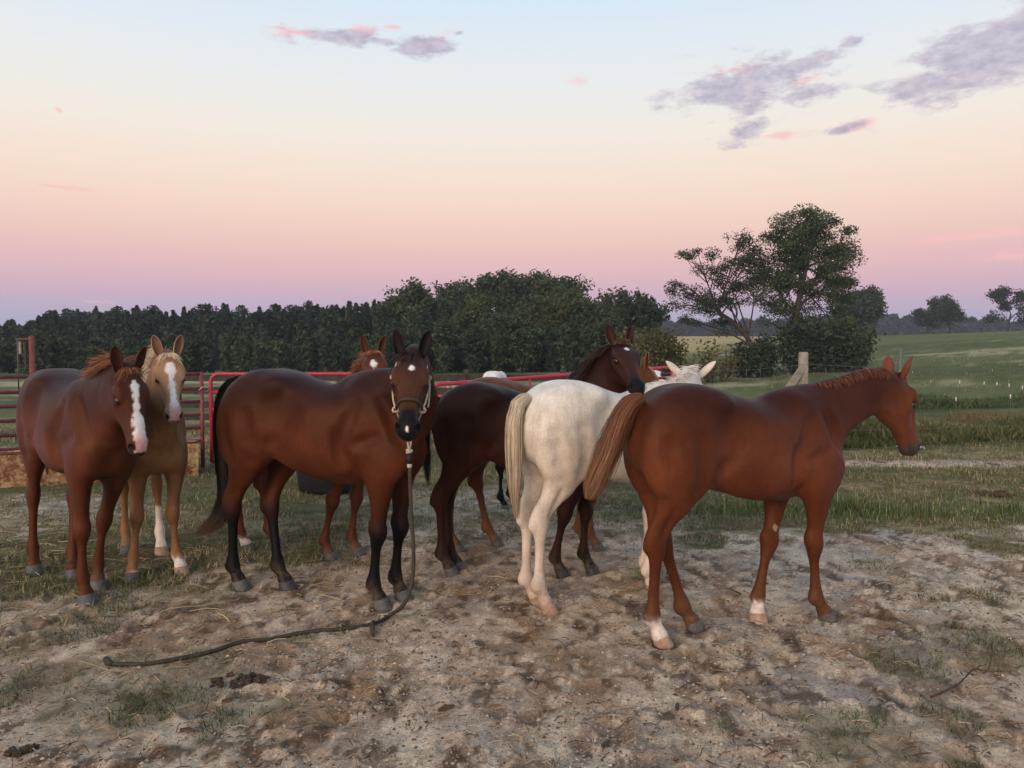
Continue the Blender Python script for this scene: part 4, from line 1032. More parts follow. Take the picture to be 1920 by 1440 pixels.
# ---------------------------------------------------------------- the herd
def coat_fn(base, var=.08, legs=None, legz=(.30, .62), muzzle=None, muz=(.76, .92), blaze=None, star=None, snip=None, socks=None, top=None, face=None, patches=None, seed=1, extra=None):
    base = np.array(base)
    dim = (.50 if base[0] < .145 else .58 if base[0] < .25 else .80) if base[0] < .31 else .9
    def f(p, h):
        n = len(p); c = np.tile(base, (n, 1))
        nz = vnoise(p, 5.5, seed) - .5; nf = vnoise(p, 60, seed+3) - .5
        c = c*(1 + 2*var*nz[:, None])
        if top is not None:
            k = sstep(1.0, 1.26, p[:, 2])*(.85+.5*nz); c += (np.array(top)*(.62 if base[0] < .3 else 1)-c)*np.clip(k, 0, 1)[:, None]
        if face is not None:
            k = h['soft']*sstep(.0, .4, h['T']); c += (np.array(face)-c)*k[:, None]
        if legs is not None:
            z = p[:, 2] + .10*nz + .03*nf
            k = 1 - sstep(legz[0], legz[1], z); c += (np.array(legs)-c)*k[:, None]
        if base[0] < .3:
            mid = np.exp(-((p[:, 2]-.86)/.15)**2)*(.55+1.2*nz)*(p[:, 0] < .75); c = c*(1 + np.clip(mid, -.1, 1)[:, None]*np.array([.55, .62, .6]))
        if extra is not None: c = extra(p, h, c, nz, nf)
        if patches is not None:
            k = sstep(patches[1], patches[1]+.05, vnoise(p, patches[2], seed+9) + .15*vnoise(p, 9, seed)); c += (np.array(patches[0])-c)*k[:, None]
        T, Vv, U, on = h['T'], h['V'], h['U'], h['on']
        e = nf*.034 + nz*.016
        if muzzle is not None:
            k = np.where(on, sstep(muz[0], muz[1], T + .5*e - .35*(Vv+.15)*0), 0); c += (np.array(muzzle)-c)*np.clip(k, 0, 1)[:, None]
        front = np.where(on & (T > .0) & (Vv > -.13), 1.0, 0.0)
        W_ = np.array([.80, .76, .74])
        if blaze is not None:
            tab = np.array(blaze); cu = np.interp(T, tab[:, 0], tab[:, 1]); hw = np.interp(T, tab[:, 0], tab[:, 2])
            k = (1-sstep(-.010, .012, np.abs(U-cu) - hw + e))*front*(T > tab[0, 0]-.0)*(T < tab[-1, 0])*(hw > .001)
            pink = sstep(.74, .9, T)[:, None]
            c += ((W_*(1-pink) + np.array([.62, .36, .32])*pink) - c)*k[:, None]
        for s_ in ([] if star is None else [star]) + ([] if snip is None else [snip]):
            q = (np.abs((T-s_[0])/s_[2])**s_[4] + np.abs((U-s_[1])/s_[3])**s_[4])**(1/s_[4])
            k = (1-sstep(.75, 1.15, q + e*12))*front; c += (W_-c)*k[:, None]
        # dark nostril, lips and eye rim
        for sd in (1, -1):
            q = np.sqrt(((T-.925)/.055)**2 + ((Vv+.108)/.05)**2 + ((U-sd*.085)/.04)**2)
            k = np.where(on, 1-sstep(.62, .98, q), 0); c += (np.array([.015, .010, .010])-c)*k[:, None]
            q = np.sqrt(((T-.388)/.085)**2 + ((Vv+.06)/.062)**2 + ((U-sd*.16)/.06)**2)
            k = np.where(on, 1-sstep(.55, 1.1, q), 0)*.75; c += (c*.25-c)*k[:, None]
        if socks:
            for key, (zt, cc) in socks.items():
                k = (h['leg'] == LEGK.index(key))*(1-sstep(zt-.02, zt+.03, p[:, 2] + nz*.05 + nf*.03)); c += (np.array(cc)-c)*k[:, None]
        k = (1-sstep(.04, .20, p[:, 2]))*np.clip(.30 + 1.1*nz + .8*nf, 0, .7); c += (np.array([.27, .20, .145])-c)*k[:, None]
        return np.clip(c*(dim + (1-dim)*sstep(.36, .62, c.max(1, keepdims=True))), .003, .9)
    return f
WHITE = (.74, .66, .60); BLACK = (.010, .009, .010)

# 1 chestnut with the broad blaze, far left
HERD = []
HERD.append(dict(at=(-2.83, 5.00), heading=-45, scale=1.04, seed=11, res=.0105, wid=.95, belly=-.01, tuck=.04,
  label='chestnut foal with crooked white blaze, first horse at the left edge',
  neck=[(.36, 0, 1.06, .20, .12), (.50, 0, 1.10, .225, .12), (.61, 0, 1.15, .20, .104), (.71, .005, 1.21, .17, .088), (.79, .01, 1.26, .145, .077), (.84, .015, 1.30, .115, .066)],
  poll=(.875, .015, 1.375), head=(64, 5, 4), headlen=.485,
  
  legs=dict(FR=[(.46, -.115, .79), (.455, -.105, .44), (.445, -.105, .145), (.475, -.10, .065)], FL=[(.42, .115, .79), (.27, .07, .44), (.20, .05, .15), (.225, .04, .065)],
            HR=[(-.37, -.115, 1.04), (-.42, -.125, .80), (-.49, -.125, .545), (-.475, -.14, .16), (-.43, -.145, .065)], HL=[(-.37, .115, 1.04), (-.32, .12, .80), (-.32, .07, .54), (-.20, .02, .16), (-.14, .005, .065)]),
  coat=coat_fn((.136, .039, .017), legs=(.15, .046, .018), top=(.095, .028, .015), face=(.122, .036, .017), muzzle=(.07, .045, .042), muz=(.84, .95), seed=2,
     blaze=[(.20, .0, 0.0), (.215, .0, .022), (.25, .004, .042), (.33, .0, .042), (.36, -.008, .030), (.48, -.01, .030), (.56, -.012, .036), (.62, -.004, .062), (.75, .0, .070), (.90, -.005, .078), (.985, 0, .075)]),
  hooves=dict(FR='grey', FL='grey', HR='grey', HL='grey'), ear_out=(.075, .022, .014), ear_in=(.05, .02, .014),
  mane=dict(line=[(.36, 0, 1.28), (.5, 0, 1.32), (.62, 0, 1.35), (.74, .01, 1.385), (.83, .015, 1.41)], cols=[(.20, .075, .032), (.30, .13, .06)], len=[.06, .10, .12, .11], n=650, up=.6, grav=.2, bias=.8),
  forelock=dict(cols=[(.15, .05, .022), (.33, .14, .06)], len=.20, spread=.16, lift=.03, n=160),
  tail=dict(path=[(-.58, 0, 1.24), (-.66, 0, 1.16), (-.68, 0, 1.0), (-.66, .0, .80), (-.65, .0, .60)], rad=[.02, .05, .06, .05, .02], cols=[(.10, .035, .018), (.16, .06, .03)], n=260)))
# 2 palomino facing the camera
HERD.append(dict(at=(-2.61, 5.52), heading=-58, scale=.98, seed=12, res=.0105, wid=1.0,
  label='palomino foal with broad white blaze and cream forelock, beside the chestnut foal at left',
  neck=[(.36, 0, 1.06, .20, .12), (.49, 0, 1.12, .22, .12), (.58, .01, 1.21, .20, .105), (.65, .02, 1.31, .17, .09), (.70, .03, 1.40, .145, .08), (.73, .035, 1.46, .12, .074)],
  poll=(.755, .04, 1.540), head=(57, 0, -2), headlen=.48,
  
  legs=dict(FR=[(.46, -.12, .79), (.47, -.13, .44), (.44, -.155, .145), (.465, -.165, .065)], FL=[(.46, .12, .79), (.47, .09, .44), (.45, .115, .145), (.48, .135, .065)],
            HR=[(-.37, -.115, 1.04), (-.40, -.125, .80), (-.48, -.12, .55), (-.42, -.12, .16), (-.36, -.12, .065)], HL=[(-.37, .115, 1.04), (-.33, .12, .80), (-.36, .10, .55), (-.24, .10, .16), (-.18, .10, .065)]),
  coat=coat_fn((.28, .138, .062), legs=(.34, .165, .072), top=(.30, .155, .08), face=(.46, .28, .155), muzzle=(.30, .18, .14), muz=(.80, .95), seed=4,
     blaze=[(.20, 0, 0.0), (.21, .0, .025), (.25, 0, .060), (.33, 0, .066), (.38, 0, .036), (.55, .004, .038), (.70, .008, .046), (.82, .01, .062), (.92, .01, .075), (.985, .01, .07)],
     socks=dict(HL=(.33, WHITE), FL=(.12, WHITE), FR=(.05, WHITE))),
  hooves=dict(FR='grey', FL='pale', HL='pale'), ear_out=(.42, .26, .14), ear_in=(.20, .11, .075),
  mane=dict(line=[(.36, 0, 1.30), (.5, 0, 1.36), (.6, .01, 1.43), (.67, .02, 1.50), (.73, .035, 1.55)], cols=[(.55, .42, .28), (.70, .58, .42)], len=[.08, .10, .11, .11], n=420, up=.7),
  forelock=dict(cols=[(.55, .40, .26), (.75, .62, .46)], len=.22, spread=.14, lift=.03, n=220),
  tail=dict(path=[(-.58, 0, 1.24), (-.66, 0, 1.16), (-.68, 0, 1.0), (-.67, .0, .80), (-.66, .0, .60)], rad=[.02, .05, .06, .05, .02], cols=[(.55, .42, .28), (.70, .58, .42)], n=200)))
# 3 haltered bay in the middle
HERD.append(dict(at=(-1.20, 4.78), heading=-20, scale=1.05, seed=13, res=.0095, lx=.965, belly=.015, tuck=.07, wid=.97, withers=.02, thick=1.0, croup=-.01,
  label='tall bay horse in a rope halter, black legs, head turned to the viewer',
  neck=[(.36, 0, 1.07, .22, .12), (.50, -.01, 1.10, .235, .122), (.62, -.045, 1.165, .215, .112), (.70, -.12, 1.25, .185, .098), (.74, -.20, 1.325, .155, .086), (.76, -.26, 1.375, .125, .078)],
  poll=(.772, -.30, 1.432), head=(43, -66, 2), headlen=.505,
  
  legs=dict(FR=[(.48, -.115, .785), (.455, -.105, .43), (.43, -.11, .135), (.465, -.115, .062)], FL=[(.48, .115, .785), (.50, .07, .43), (.475, .06, .135), (.505, .06, .062)],
            HR=[(-.39, -.125, 1.03), (-.42, -.13, .79), (-.545, -.10, .53), (-.555, -.095, .145), (-.515, -.095, .062)], HL=[(-.38, .12, 1.03), (-.34, .12, .79), (-.385, .05, .53), (-.30, .0, .145), (-.245, -.005, .062)]),
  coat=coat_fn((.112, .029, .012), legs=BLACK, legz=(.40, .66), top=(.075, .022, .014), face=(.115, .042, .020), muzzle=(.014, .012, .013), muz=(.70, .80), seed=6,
     star=(.265, .012, .042, .030, 1.6), snip=(.955, -.005, .022, .014, 1.5),
     extra=lambda p, h, c, nz, nf: c + (np.array([.012, .009, .009])-c)*(sstep(1.22, 1.36, p[:, 2]+.25*np.maximum(p[:, 0]-.45, 0)-.12*np.abs(p[:, 1]+.1))*sstep(.5, .62, p[:, 0])*np.where(h['on'], 0, 1)*.55)[:, None]),
  hooves=dict(FR='grey', FL='grey', HR='grey', HL='dark'), ear_out=(.014, .010, .010), ear_in=(.012, .009, .009),
  mane=dict(line=[(.36, 0, 1.32), (.52, -.005, 1.36), (.64, -.05, 1.40), (.72, -.14, 1.44), (.765, -.25, 1.47)], cols=[(.010, .008, .009), (.022, .014, .012)], len=[.06, .12, .17, .15], n=750, up=.15, grav=.5, side=-1, bias=.9, hug=.3),
  forelock=dict(cols=[(.016, .010, .010), (.05, .026, .016)], len=.17, spread=.12, dir=-.08, lift=.03, n=170),
  tail=dict(path=[(-.54, 0, 1.27), (-.61, -.02, 1.21), (-.655, -.04, 1.06), (-.655, -.04, .80), (-.645, -.03, .56), (-.70, -.05, .40), (-.86, -.08, .30)], rad=[.03, .06, .075, .075, .07, .085, .03], cols=[(.010, .008, .008), (.020, .013, .011), (.13, .075, .04)], tip0=.70, n=900)))
# 4 chestnut with the diamond star, behind the bay
HERD.append(dict(at=(-1.60, 5.80), heading=-16, scale=.97, seed=14, res=.015,
  label='chestnut foal with white diamond star, half hidden behind the haltered bay',
  neck=[(.36, 0, 1.06, .20, .12), (.49, -.0, 1.12, .22, .12), (.58, -.02, 1.22, .20, .105), (.65, -.05, 1.32, .17, .09), (.69, -.08, 1.40, .145, .08), (.71, -.10, 1.46, .12, .074)],
  poll=(.690, -.12, 1.565), head=(50, -58, 3), headlen=.475, 
  legs=dict(FR=[(.46, -.115, .79), (.36, -.14, .44), (.30, -.16, .145), (.335, -.16, .065)], FL=[(.46, .115, .79), (.46, .05, .44), (.43, .02, .15), (.465, .02, .065)],
            HR=[(-.37, -.115, 1.04), (-.40, -.125, .80), (-.48, -.12, .55), (-.46, -.12, .16), (-.41, -.12, .065)], HL=[(-.37, .115, 1.04), (-.34, .12, .80), (-.38, .05, .55), (-.30, .03, .16), (-.24, .03, .065)]),
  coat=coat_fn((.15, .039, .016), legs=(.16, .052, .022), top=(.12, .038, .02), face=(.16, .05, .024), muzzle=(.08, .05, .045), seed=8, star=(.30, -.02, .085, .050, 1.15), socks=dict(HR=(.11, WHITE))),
  ear_out=(.14, .045, .022), ear_in=(.06, .025, .015),
  mane=dict(line=[(.36, 0, 1.30), (.5, 0, 1.36), (.6, -.02, 1.43), (.67, -.06, 1.49), (.71, -.10, 1.55)], cols=[(.22, .08, .035), (.32, .14, .065)], len=[.06, .09, .11, .10], n=420, up=.6, grav=.2, bias=.6),
  forelock=dict(cols=[(.25, .10, .045), (.33, .15, .07)], len=.12, spread=.16, lift=.03, n=110),
  tail=dict(path=[(-.58, 0, 1.24), (-.66, 0, 1.16), (-.67, 0, 1.0), (-.655, .0, .75), (-.65, .0, .55)], rad=[.02, .05, .06, .05, .02], cols=[(.15, .05, .022), (.22, .09, .04)], n=240)))
# 5 dark bay with the star, head raised over the cream horse
HERD.append(dict(at=(.06, 5.27), heading=-3, scale=.97, seed=15, res=.011,
  label='dark bay foal with small white star, muzzle over the cream horse\'s back',
  neck=[(.36, 0, 1.06, .21, .12), (.47, -.0, 1.13, .22, .12), (.54, -.01, 1.24, .195, .108), (.595, -.03, 1.35, .17, .092), (.63, -.05, 1.44, .145, .082), (.65, -.065, 1.50, .12, .075)],
  poll=(.685, -.10, 1.625), head=(33, -76, 3), headlen=.50, 
  legs=dict(FR=[(.45, -.115, .79), (.31, -.12, .44), (.245, -.13, .145), (.275, -.13, .065)], FL=[(.46, .115, .79), (.46, .0, .44), (.445, -.04, .15), (.485, -.05, .065)],
            HR=[(-.37, -.115, 1.04), (-.42, -.125, .80), (-.555, -.12, .55), (-.545, -.13, .16), (-.495, -.13, .065)], HL=[(-.37, .115, 1.04), (-.40, .12, .80), (-.53, .05, .55), (-.51, .0, .16), (-.46, .0, .065)]),
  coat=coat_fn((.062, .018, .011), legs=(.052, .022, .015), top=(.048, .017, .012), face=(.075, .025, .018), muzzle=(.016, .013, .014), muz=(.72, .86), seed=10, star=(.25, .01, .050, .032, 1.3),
     socks=dict(FR=(.16, BLACK), FL=(.16, BLACK), HR=(.16, BLACK), HL=(.14, BLACK))),
  hooves=dict(FR='dark', FL='dark', HR='grey', HL='grey'), ear_out=(.03, .013, .011), ear_in=(.028, .013, .011),
  mane=dict(line=[(.33, 0, 1.29), (.44, 0, 1.37), (.53, -.01, 1.45), (.60, -.04, 1.52), (.65, -.075, 1.58)], cols=[(.020, .010, .009), (.085, .042, .026)], len=[.09, .12, .13, .12], n=800, up=.45, grav=.28, side=-1, bias=.8),
  forelock=dict(cols=[(.05, .022, .016), (.17, .10, .065)], len=.14, spread=.12, lift=.06, n=130),
  tail=dict(path=[(-.58, 0, 1.24), (-.66, -.01, 1.16), (-.68, -.01, 1.0), (-.665, -.01, .8), (-.655, -.0, .60)], rad=[.02, .05, .05, .05, .02], cols=[(.012, .009, .009), (.03, .015, .012)], n=260)))
# 6 cream horse, rump to the camera
HERD.append(dict(at=(.58, 4.74), heading=32, scale=1.0, seed=16, res=.0105, wid=.95, belly=-.01, tuck=.04,
  label='cream white foal with flaxen tail, rump to the viewer, head turned away',
  neck=[(.36, 0, 1.05, .20, .12), (.50, .0, 1.08, .225, .12), (.62, .02, 1.14, .205, .108), (.74, .07, 1.20, .175, .092), (.82, .13, 1.265, .15, .082), (.875, .17, 1.31, .12, .074)],
  poll=(.905, .195, 1.360), head=(48, 42, 0), headlen=.48, earL=dict(out=.95, len=.36, fs=.9, fb=.5), earR=dict(out=.95, len=.36, fs=.9, fb=.5), 
  legs=dict(FR=[(.44, -.12, .79), (.33, -.10, .44), (.27, -.085, .145), (.30, -.085, .065)], FL=[(.44, .12, .79), (.42, .06, .44), (.36, .04, .15), (.40, .04, .065)],
            HR=[(-.37, -.115, 1.04), (-.42, -.13, .80), (-.555, -.10, .56), (-.565, -.10, .185), (-.515, -.10, .07)], HL=[(-.37, .115, 1.04), (-.40, .12, .80), (-.52, .09, .56), (-.53, .09, .17), (-.47, .09, .07)]),
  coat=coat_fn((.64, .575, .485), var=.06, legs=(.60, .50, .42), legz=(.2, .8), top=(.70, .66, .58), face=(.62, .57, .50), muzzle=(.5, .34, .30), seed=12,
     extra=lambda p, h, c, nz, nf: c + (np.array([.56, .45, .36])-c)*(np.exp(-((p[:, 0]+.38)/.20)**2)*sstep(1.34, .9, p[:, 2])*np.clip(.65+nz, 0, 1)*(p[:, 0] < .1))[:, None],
     socks=dict(HR=(.17, (.62, .48, .40)), HL=(.15, (.60, .47, .39)))),
  hooves=dict(FR='pale', FL='pale', HR='pale', HL='pale'), ear_out=(.62, .55, .46), ear_in=(.50, .38, .32),
  mane=dict(line=[(.36, 0, 1.27), (.5, 0, 1.315), (.64, .03, 1.345), (.78, .10, 1.375), (.87, .17, 1.40)], cols=[(.62, .57, .48), (.75, .70, .62)], len=[.05, .07, .08, .07], n=420, up=.5),
  forelock=dict(cols=[(.62, .57, .48), (.75, .70, .62)], len=.2, n=90),
  tail=dict(path=[(-.565, 0, 1.25), (-.645, -.01, 1.205), (-.675, -.02, 1.08), (-.675, -.02, .88), (-.67, -.02, .70), (-.655, -.02, .555)], rad=[.025, .055, .062, .060, .050, .022], cols=[(.50, .40, .26), (.64, .54, .40), (.40, .27, .14)], tip0=.55, n=560)))
# 7 chestnut with pale forelock, behind the dark bay
HERD.append(dict(at=(.13, 5.93), heading=0, scale=.98, seed=17, res=.017,
  label='chestnut foal with pale flaxen forelock, mostly hidden behind the dark bay foal',
  neck=[(.36, 0, 1.05, .20, .12), (.50, .0, 1.09, .225, .12), (.62, .0, 1.15, .205, .108), (.74, -.02, 1.22, .175, .092), (.83, -.03, 1.29, .15, .082), (.88, -.035, 1.34, .12, .074)],
  poll=(.905, -.04, 1.435), head=(58, -14, 0), headlen=.47, 
  legs=dict(FR=[(.45, -.115, .79), (.48, -.10, .44), (.47, -.12, .145), (.515, -.12, .065)], FL=[(.44, .115, .79), (.42, .06, .44), (.40, .05, .15), (.44, .05, .065)],
            HR=[(-.37, -.115, 1.04), (-.43, -.125, .80), (-.59, -.14, .55), (-.62, -.15, .16), (-.565, -.15, .065)], HL=[(-.37, .115, 1.04), (-.36, .12, .80), (-.42, .05, .55), (-.33, .02, .16), (-.27, .02, .065)]),
  coat=coat_fn((.17, .06, .026), legs=(.22, .105, .055), legz=(.15, .55), face=(.20, .085, .038), muzzle=(.10, .06, .05), seed=14, blaze=[(.28, 0, 0.0), (.32, 0, .03), (.6, 0, .03), (.9, 0, .04)]),
  ear_out=(.22, .085, .035), ear_in=(.10, .04, .02), hooves=dict(),
  mane=dict(line=[(.36, 0, 1.29), (.5, 0, 1.34), (.64, .0, 1.38), (.78, -.02, 1.42), (.88, -.035, 1.45)], cols=[(.30, .16, .08), (.42, .26, .14)], len=[.06, .08, .10, .10], n=300, up=.6),
  forelock=dict(cols=[(.38, .20, .09), (.52, .33, .18)], len=.30, spread=.06, lift=.02, n=120),
  tail=dict(path=[(-.58, 0, 1.24), (-.66, 0, 1.16), (-.68, 0, 1.0), (-.665, .0, .8), (-.655, .0, .60)], rad=[.02, .05, .05, .05, .02], cols=[(.15, .06, .03), (.25, .12, .06)], n=200)))
# 8 sorrel in front, in profile
HERD.append(dict(at=(1.196, 4.17), heading=20, scale=1.0, seed=18, res=.009, wid=.93, belly=-.012, tuck=.04,
  label='sorrel foal in full profile at the right, red brown tail swung out behind',
  neck=[(.36, 0, 1.06, .20, .12), (.50, 0, 1.09, .225, .115), (.62, 0, 1.165, .188, .096), (.76, 0, 1.222, .158, .084), (.92, 0, 1.282, .136, .077), (1.05, 0, 1.318, .120, .072)],
  poll=(1.135, 0, 1.395), head=(65, 2, 0), headlen=.51, earL=dict(len=.27, out=.3), earR=dict(len=.27, out=.3, fs=.6), 
  legs=dict(FR=[(.48, -.115, .79), (.475, -.09, .455), (.505, -.085, .145), (.56, -.085, .062)], FL=[(.40, .115, .79), (.295, .06, .445), (.205, .03, .15), (.19, .02, .065)],
            HR=[(-.39, -.115, 1.03), (-.42, -.125, .80), (-.525, -.10, .56), (-.545, -.095, .165), (-.505, -.095, .066)], HL=[(-.37, .115, 1.03), (-.40, .12, .79), (-.40, .07, .54), (-.275, .045, .14), (-.225, .04, .064)]),
  coat=coat_fn((.146, .0405, .017), legs=(.138, .040, .0165), top=(.100, .024, .012), face=(.185, .058, .022), muzzle=(.085, .062, .058), muz=(.74, .90), seed=16,
     socks=dict(HR=(.155, WHITE), FL=(.115, WHITE)),
     extra=lambda p, h, c, nz, nf: c + (np.array([.20, .085, .040])-c)*(.75*(1-sstep(.1, .4, p[:, 2])))[:, None] + (np.array([.42, .33, .25])-c)*((np.abs(p[:, 0]-.315) < .02)*(np.abs(p[:, 2]-.525) < .028)*(np.abs((p[:, 0]-.315)/.02)+np.abs((p[:, 2]-.525)/.028) < 1)*(p[:, 1] > 0)*(p[:, 1] < .075)*1.0)[:, None]),
  hooves=dict(HR='pale', FL='pale'), ear_out=(.14, .045, .02), ear_in=(.22, .10, .05),
  mane=dict(line=[(.33, 0, 1.28), (.48, 0, 1.345), (.64, 0, 1.40), (.84, 0, 1.43), (1.04, 0, 1.44)], cols=[(.105, .034, .015), (.185, .070, .032)], len=[.04, .06, .08, .10], n=1300, up=.30, grav=.34, side=-1, bias=.93),
  forelock=dict(cols=[(.22, .08, .035), (.34, .16, .08)], len=.16, spread=.05, lift=.045, n=130),
  tail=dict(path=[(-.555, 0, 1.275), (-.63, 0, 1.235), (-.70, 0, 1.12), (-.775, -.01, .98), (-.845, -.02, .85), (-.88, -.02, .77)], rad=[.025, .055, .075, .095, .09, .025], cols=[(.12, .042, .019), (.19, .075, .033), (.34, .18, .085)], tip0=.3, n=700)))
# beyond the gate
BACK_LEGS = dict(FR=[(.46, -.115, .79), (.45, -.10, .44), (.43, -.10, .145), (.47, -.10, .065)], FL=[(.46, .115, .79), (.45, .10, .44), (.43, .10, .145), (.47, .10, .065)],
                 HR=[(-.37, -.115, 1.04), (-.40, -.125, .80), (-.50, -.12, .55), (-.50, -.12, .16), (-.45, -.12, .065)], HL=[(-.37, .115, 1.04), (-.36, .12, .80), (-.45, .10, .55), (-.42, .10, .16), (-.37, .10, .065)])
HERD.append(dict(at=(-.30, 14.6), heading=78, scale=.86, seed=19, res=.02, legs=BACK_LEGS, poll=(1.15, 0, .80), head=(72, 0, 0), eyes=False,
  neck=[(.36, 0, 1.05, .20, .12), (.50, 0, 1.07, .225, .12), (.64, 0, 1.03, .2, .108), (.80, 0, .95, .18, .092), (.95, 0, .85, .152, .08), (1.06, 0, .77, .125, .072)],
  label='white and brown patched horse beyond the red gate', group='horses beyond the gate',
  coat=coat_fn((.66, .64, .62), patches=((.04, .025, .022), .68, 2.6), seed=21), ear_out=(.6, .58, .55)))
HERD.append(dict(at=(3.05, 14.9), heading=150, scale=.88, seed=20, res=.02, legs=BACK_LEGS, poll=(1.0, 0, 1.42), head=(60, 0, 0), eyes=False,
  label='black and white horse beyond the curved end of the far red gate', group='horses beyond the gate',
  coat=coat_fn((.014, .012, .013), patches=((.66, .64, .62), .70, 2.2), seed=23), ear_out=(.02, .02, .02)))
HERD.append(dict(at=(.30, 7.4), heading=-8, scale=.80, seed=21, res=.018, legs=BACK_LEGS, poll=(.40, -.02, 1.66), head=(55, 30, 0), eyes=False,
  neck=[(.30, 0, 1.06, .20, .12), (.37, 0, 1.16, .215, .12), (.41, .0, 1.28, .195, .108), (.42, 0, 1.39, .165, .092), (.41, 0, 1.49, .14, .08), (.40, 0, 1.57, .12, .072)],
  label='black horse showing only its ears behind the dark bay foal\'s mane', coat=coat_fn((.016, .012, .012), seed=25), ear_out=(.012, .010, .010)))
LEGK = ['FR', 'FL', 'HR', 'HL']
HORSE = {}
for i_, sp_ in enumerate(HERD):
    HORSE[i_] = build_horse(sp_)
# ---------------------------------------------------------------- yard: gates, panels, troughs, wire fence
simple('red_paint', (.40, .028, .055), .45, .2, 25, .4); simple('maroon_paint', (.20, .045, .05), .6, .45, 18, .3)
m, t, b = mat('rust'); v = objcoord(t)
n1 = noise(t, v, 6, 8, .68); n3 = noise(t, v, 30, 5, .6)
c = mixc(t, ramp(t, n1, [(.42, (0, 0, 0)), (.55, (1, 1, 1))]), srgb(168, 140, 100), srgb(112, 66, 40)); c = mixc(t, ramp(t, n3, [(.5, (0, 0, 0)), (.7, (.8, .8, .8))]), c, srgb(190, 170, 136))
t.links.new(c, b.inputs['Base Color']); b.inputs['Roughness'].default_value = .85; bump(t, n3, .5, .01, b)
simple('rust_red', (.17, .06, .04), .8, .4, 14, .2, 0, .3)
simple('black_rubber', (.012, .012, .014), .6, .3, 10, .3, 0, .2); simple('weathered_wood', (.27, .24, .19), .9, .3, 8, .1, 0, .5); simple('dark_wood', (.05, .045, .04), .9, .35, 6, .1, 0, .4)
simple('wire', (.16, .16, .15), .6, .2, 20, .3, .3); simple('rope_cream', (.50, .44, .33), .85, .25, 60, .1, 0, .6); simple('rope_dark', (.060, .052, .040), .8, .35, 60, .15, 0, .6)
simple('white_plastic', (.62, .62, .60), .5, .15, 20, .3); simple('chain', (.12, .10, .09), .6, .3, 20, .4, .5)
def pipe(name, pts, r, material, parent=None, sides=10, closed=False, res=1, caps=True):
    """round bar swept along a poly-line"""
    pts = np.array(pts, float)
    if res > 1: pts = spline(pts, (len(pts)-1)*res+1)
    n = len(pts); tg = np.gradient(pts, axis=0)
    if closed: tg = (np.roll(pts, -1, 0) - np.roll(pts, 1, 0))
    tg /= np.linalg.norm(tg, axis=1)[:, None] + 1e-12
    ref = np.array([0, 0, 1.0]) if abs(tg[0][2]) < .9 else np.array([1.0, 0, 0])
    u = unit(np.cross(tg[0], ref)); U = []
    for i in range(n):
        u = unit(u - (u@tg[i])*tg[i]); U.append(u)
    U = np.array(U); Wv = np.cross(tg, U); an = np.arange(sides)*2*math.pi/sides
    rr = np.broadcast_to(np.array(r, float), (n,))
    Vv = (pts[:, None, :] + rr[:, None, None]*(np.cos(an)[None, :, None]*U[:, None, :] + np.sin(an)[None, :, None]*Wv[:, None, :])).reshape(-1, 3)
    F = []
    for i in range(n if closed else n-1):
        for j in range(sides):
            a_, b_ = i*sides, ((i+1) % n)*sides
            F.append([a_+j, a_+(j+1) % sides, b_+(j+1) % sides, b_+j])
    if not closed and caps:
        F.append(list(range(sides))[::-1]); F.append([(n-1)*sides+j for j in range(sides)])
    return mesh_from(name, Vv, F, material, parent)
def box(name, c, sz, material, parent=None, bev=.006, rot=None):
    bm = bmesh.new(); bmesh.ops.create_cube(bm, size=1)
    for v_ in bm.verts: v_.co = Vector((v_.co.x*sz[0], v_.co.y*sz[1], v_.co.z*sz[2]))
    if bev: bmesh.ops.bevel(bm, geom=bm.edges[:], offset=bev, segments=2, affect='EDGES')
    me = bpy.data.meshes.new(name); bm.to_mesh(me); bm.free(); me.materials.append(material)
    o = bpy.data.objects.new(name, me); COL.objects.link(o); o.location = c
    if rot is not None: o.rotation_euler = rot
    if parent is not None: o.parent = parent
    return o
def gate(A, B, zt, rails, label, material, tilt=0.0, stays=(.35, .68), r=.024, base=None):
    A = np.array(A, float); B = np.array(B, float); L_ = np.linalg.norm(B-A); ang = math.atan2(B[1]-A[1], B[0]-A[0])
    root = empty('pipe_gate', (A[0], A[1], gz(*A) if base is None else base), 0); root.rotation_euler = (0, -tilt, ang); tag(root, label, 'gate')
    c_ = .11; zb = rails[-1]
    arc = lambda cx, cz, a0, a1: [(cx + c_*math.cos(a_), 0, cz + c_*math.sin(a_)) for a_ in np.linspace(a0, a1, 7)]
    fr = [(0, 0, zb)] + arc(c_, zt-c_, math.pi, math.pi/2) + arc(L_-c_, zt-c_, math.pi/2, 0) + [(L_, 0, zb)]
    pipe('frame', fr, r, material, root)
    for z in rails[1:]: pipe('rail', [(r*.6, 0, z), (L_-r*.6, 0, z)], r*.78, material, root, 8)
    for s_ in stays: box('stay', (s_*L_, -.022, (zt+zb)/2), (.035, .008, zt-zb-.02), material, root, .001)
    return root
gate((-3.90, 10.0), (-1.30, 10.15), 1.215, [1.215, .98, .755, .545, .395, .225, .07], 'red pipe gate behind the haltered bay, tied to the maroon panel', M['red_paint'])
gate((-1.15, 11.6), (2.92, 13.9), 1.01, [1.01, .83, .65, .48, .32, .15], 'red pipe gate sloping away behind the dark bay, with a rounded far end', M['red_paint'], tilt=.047, stays=(.36, .75), r=.032)
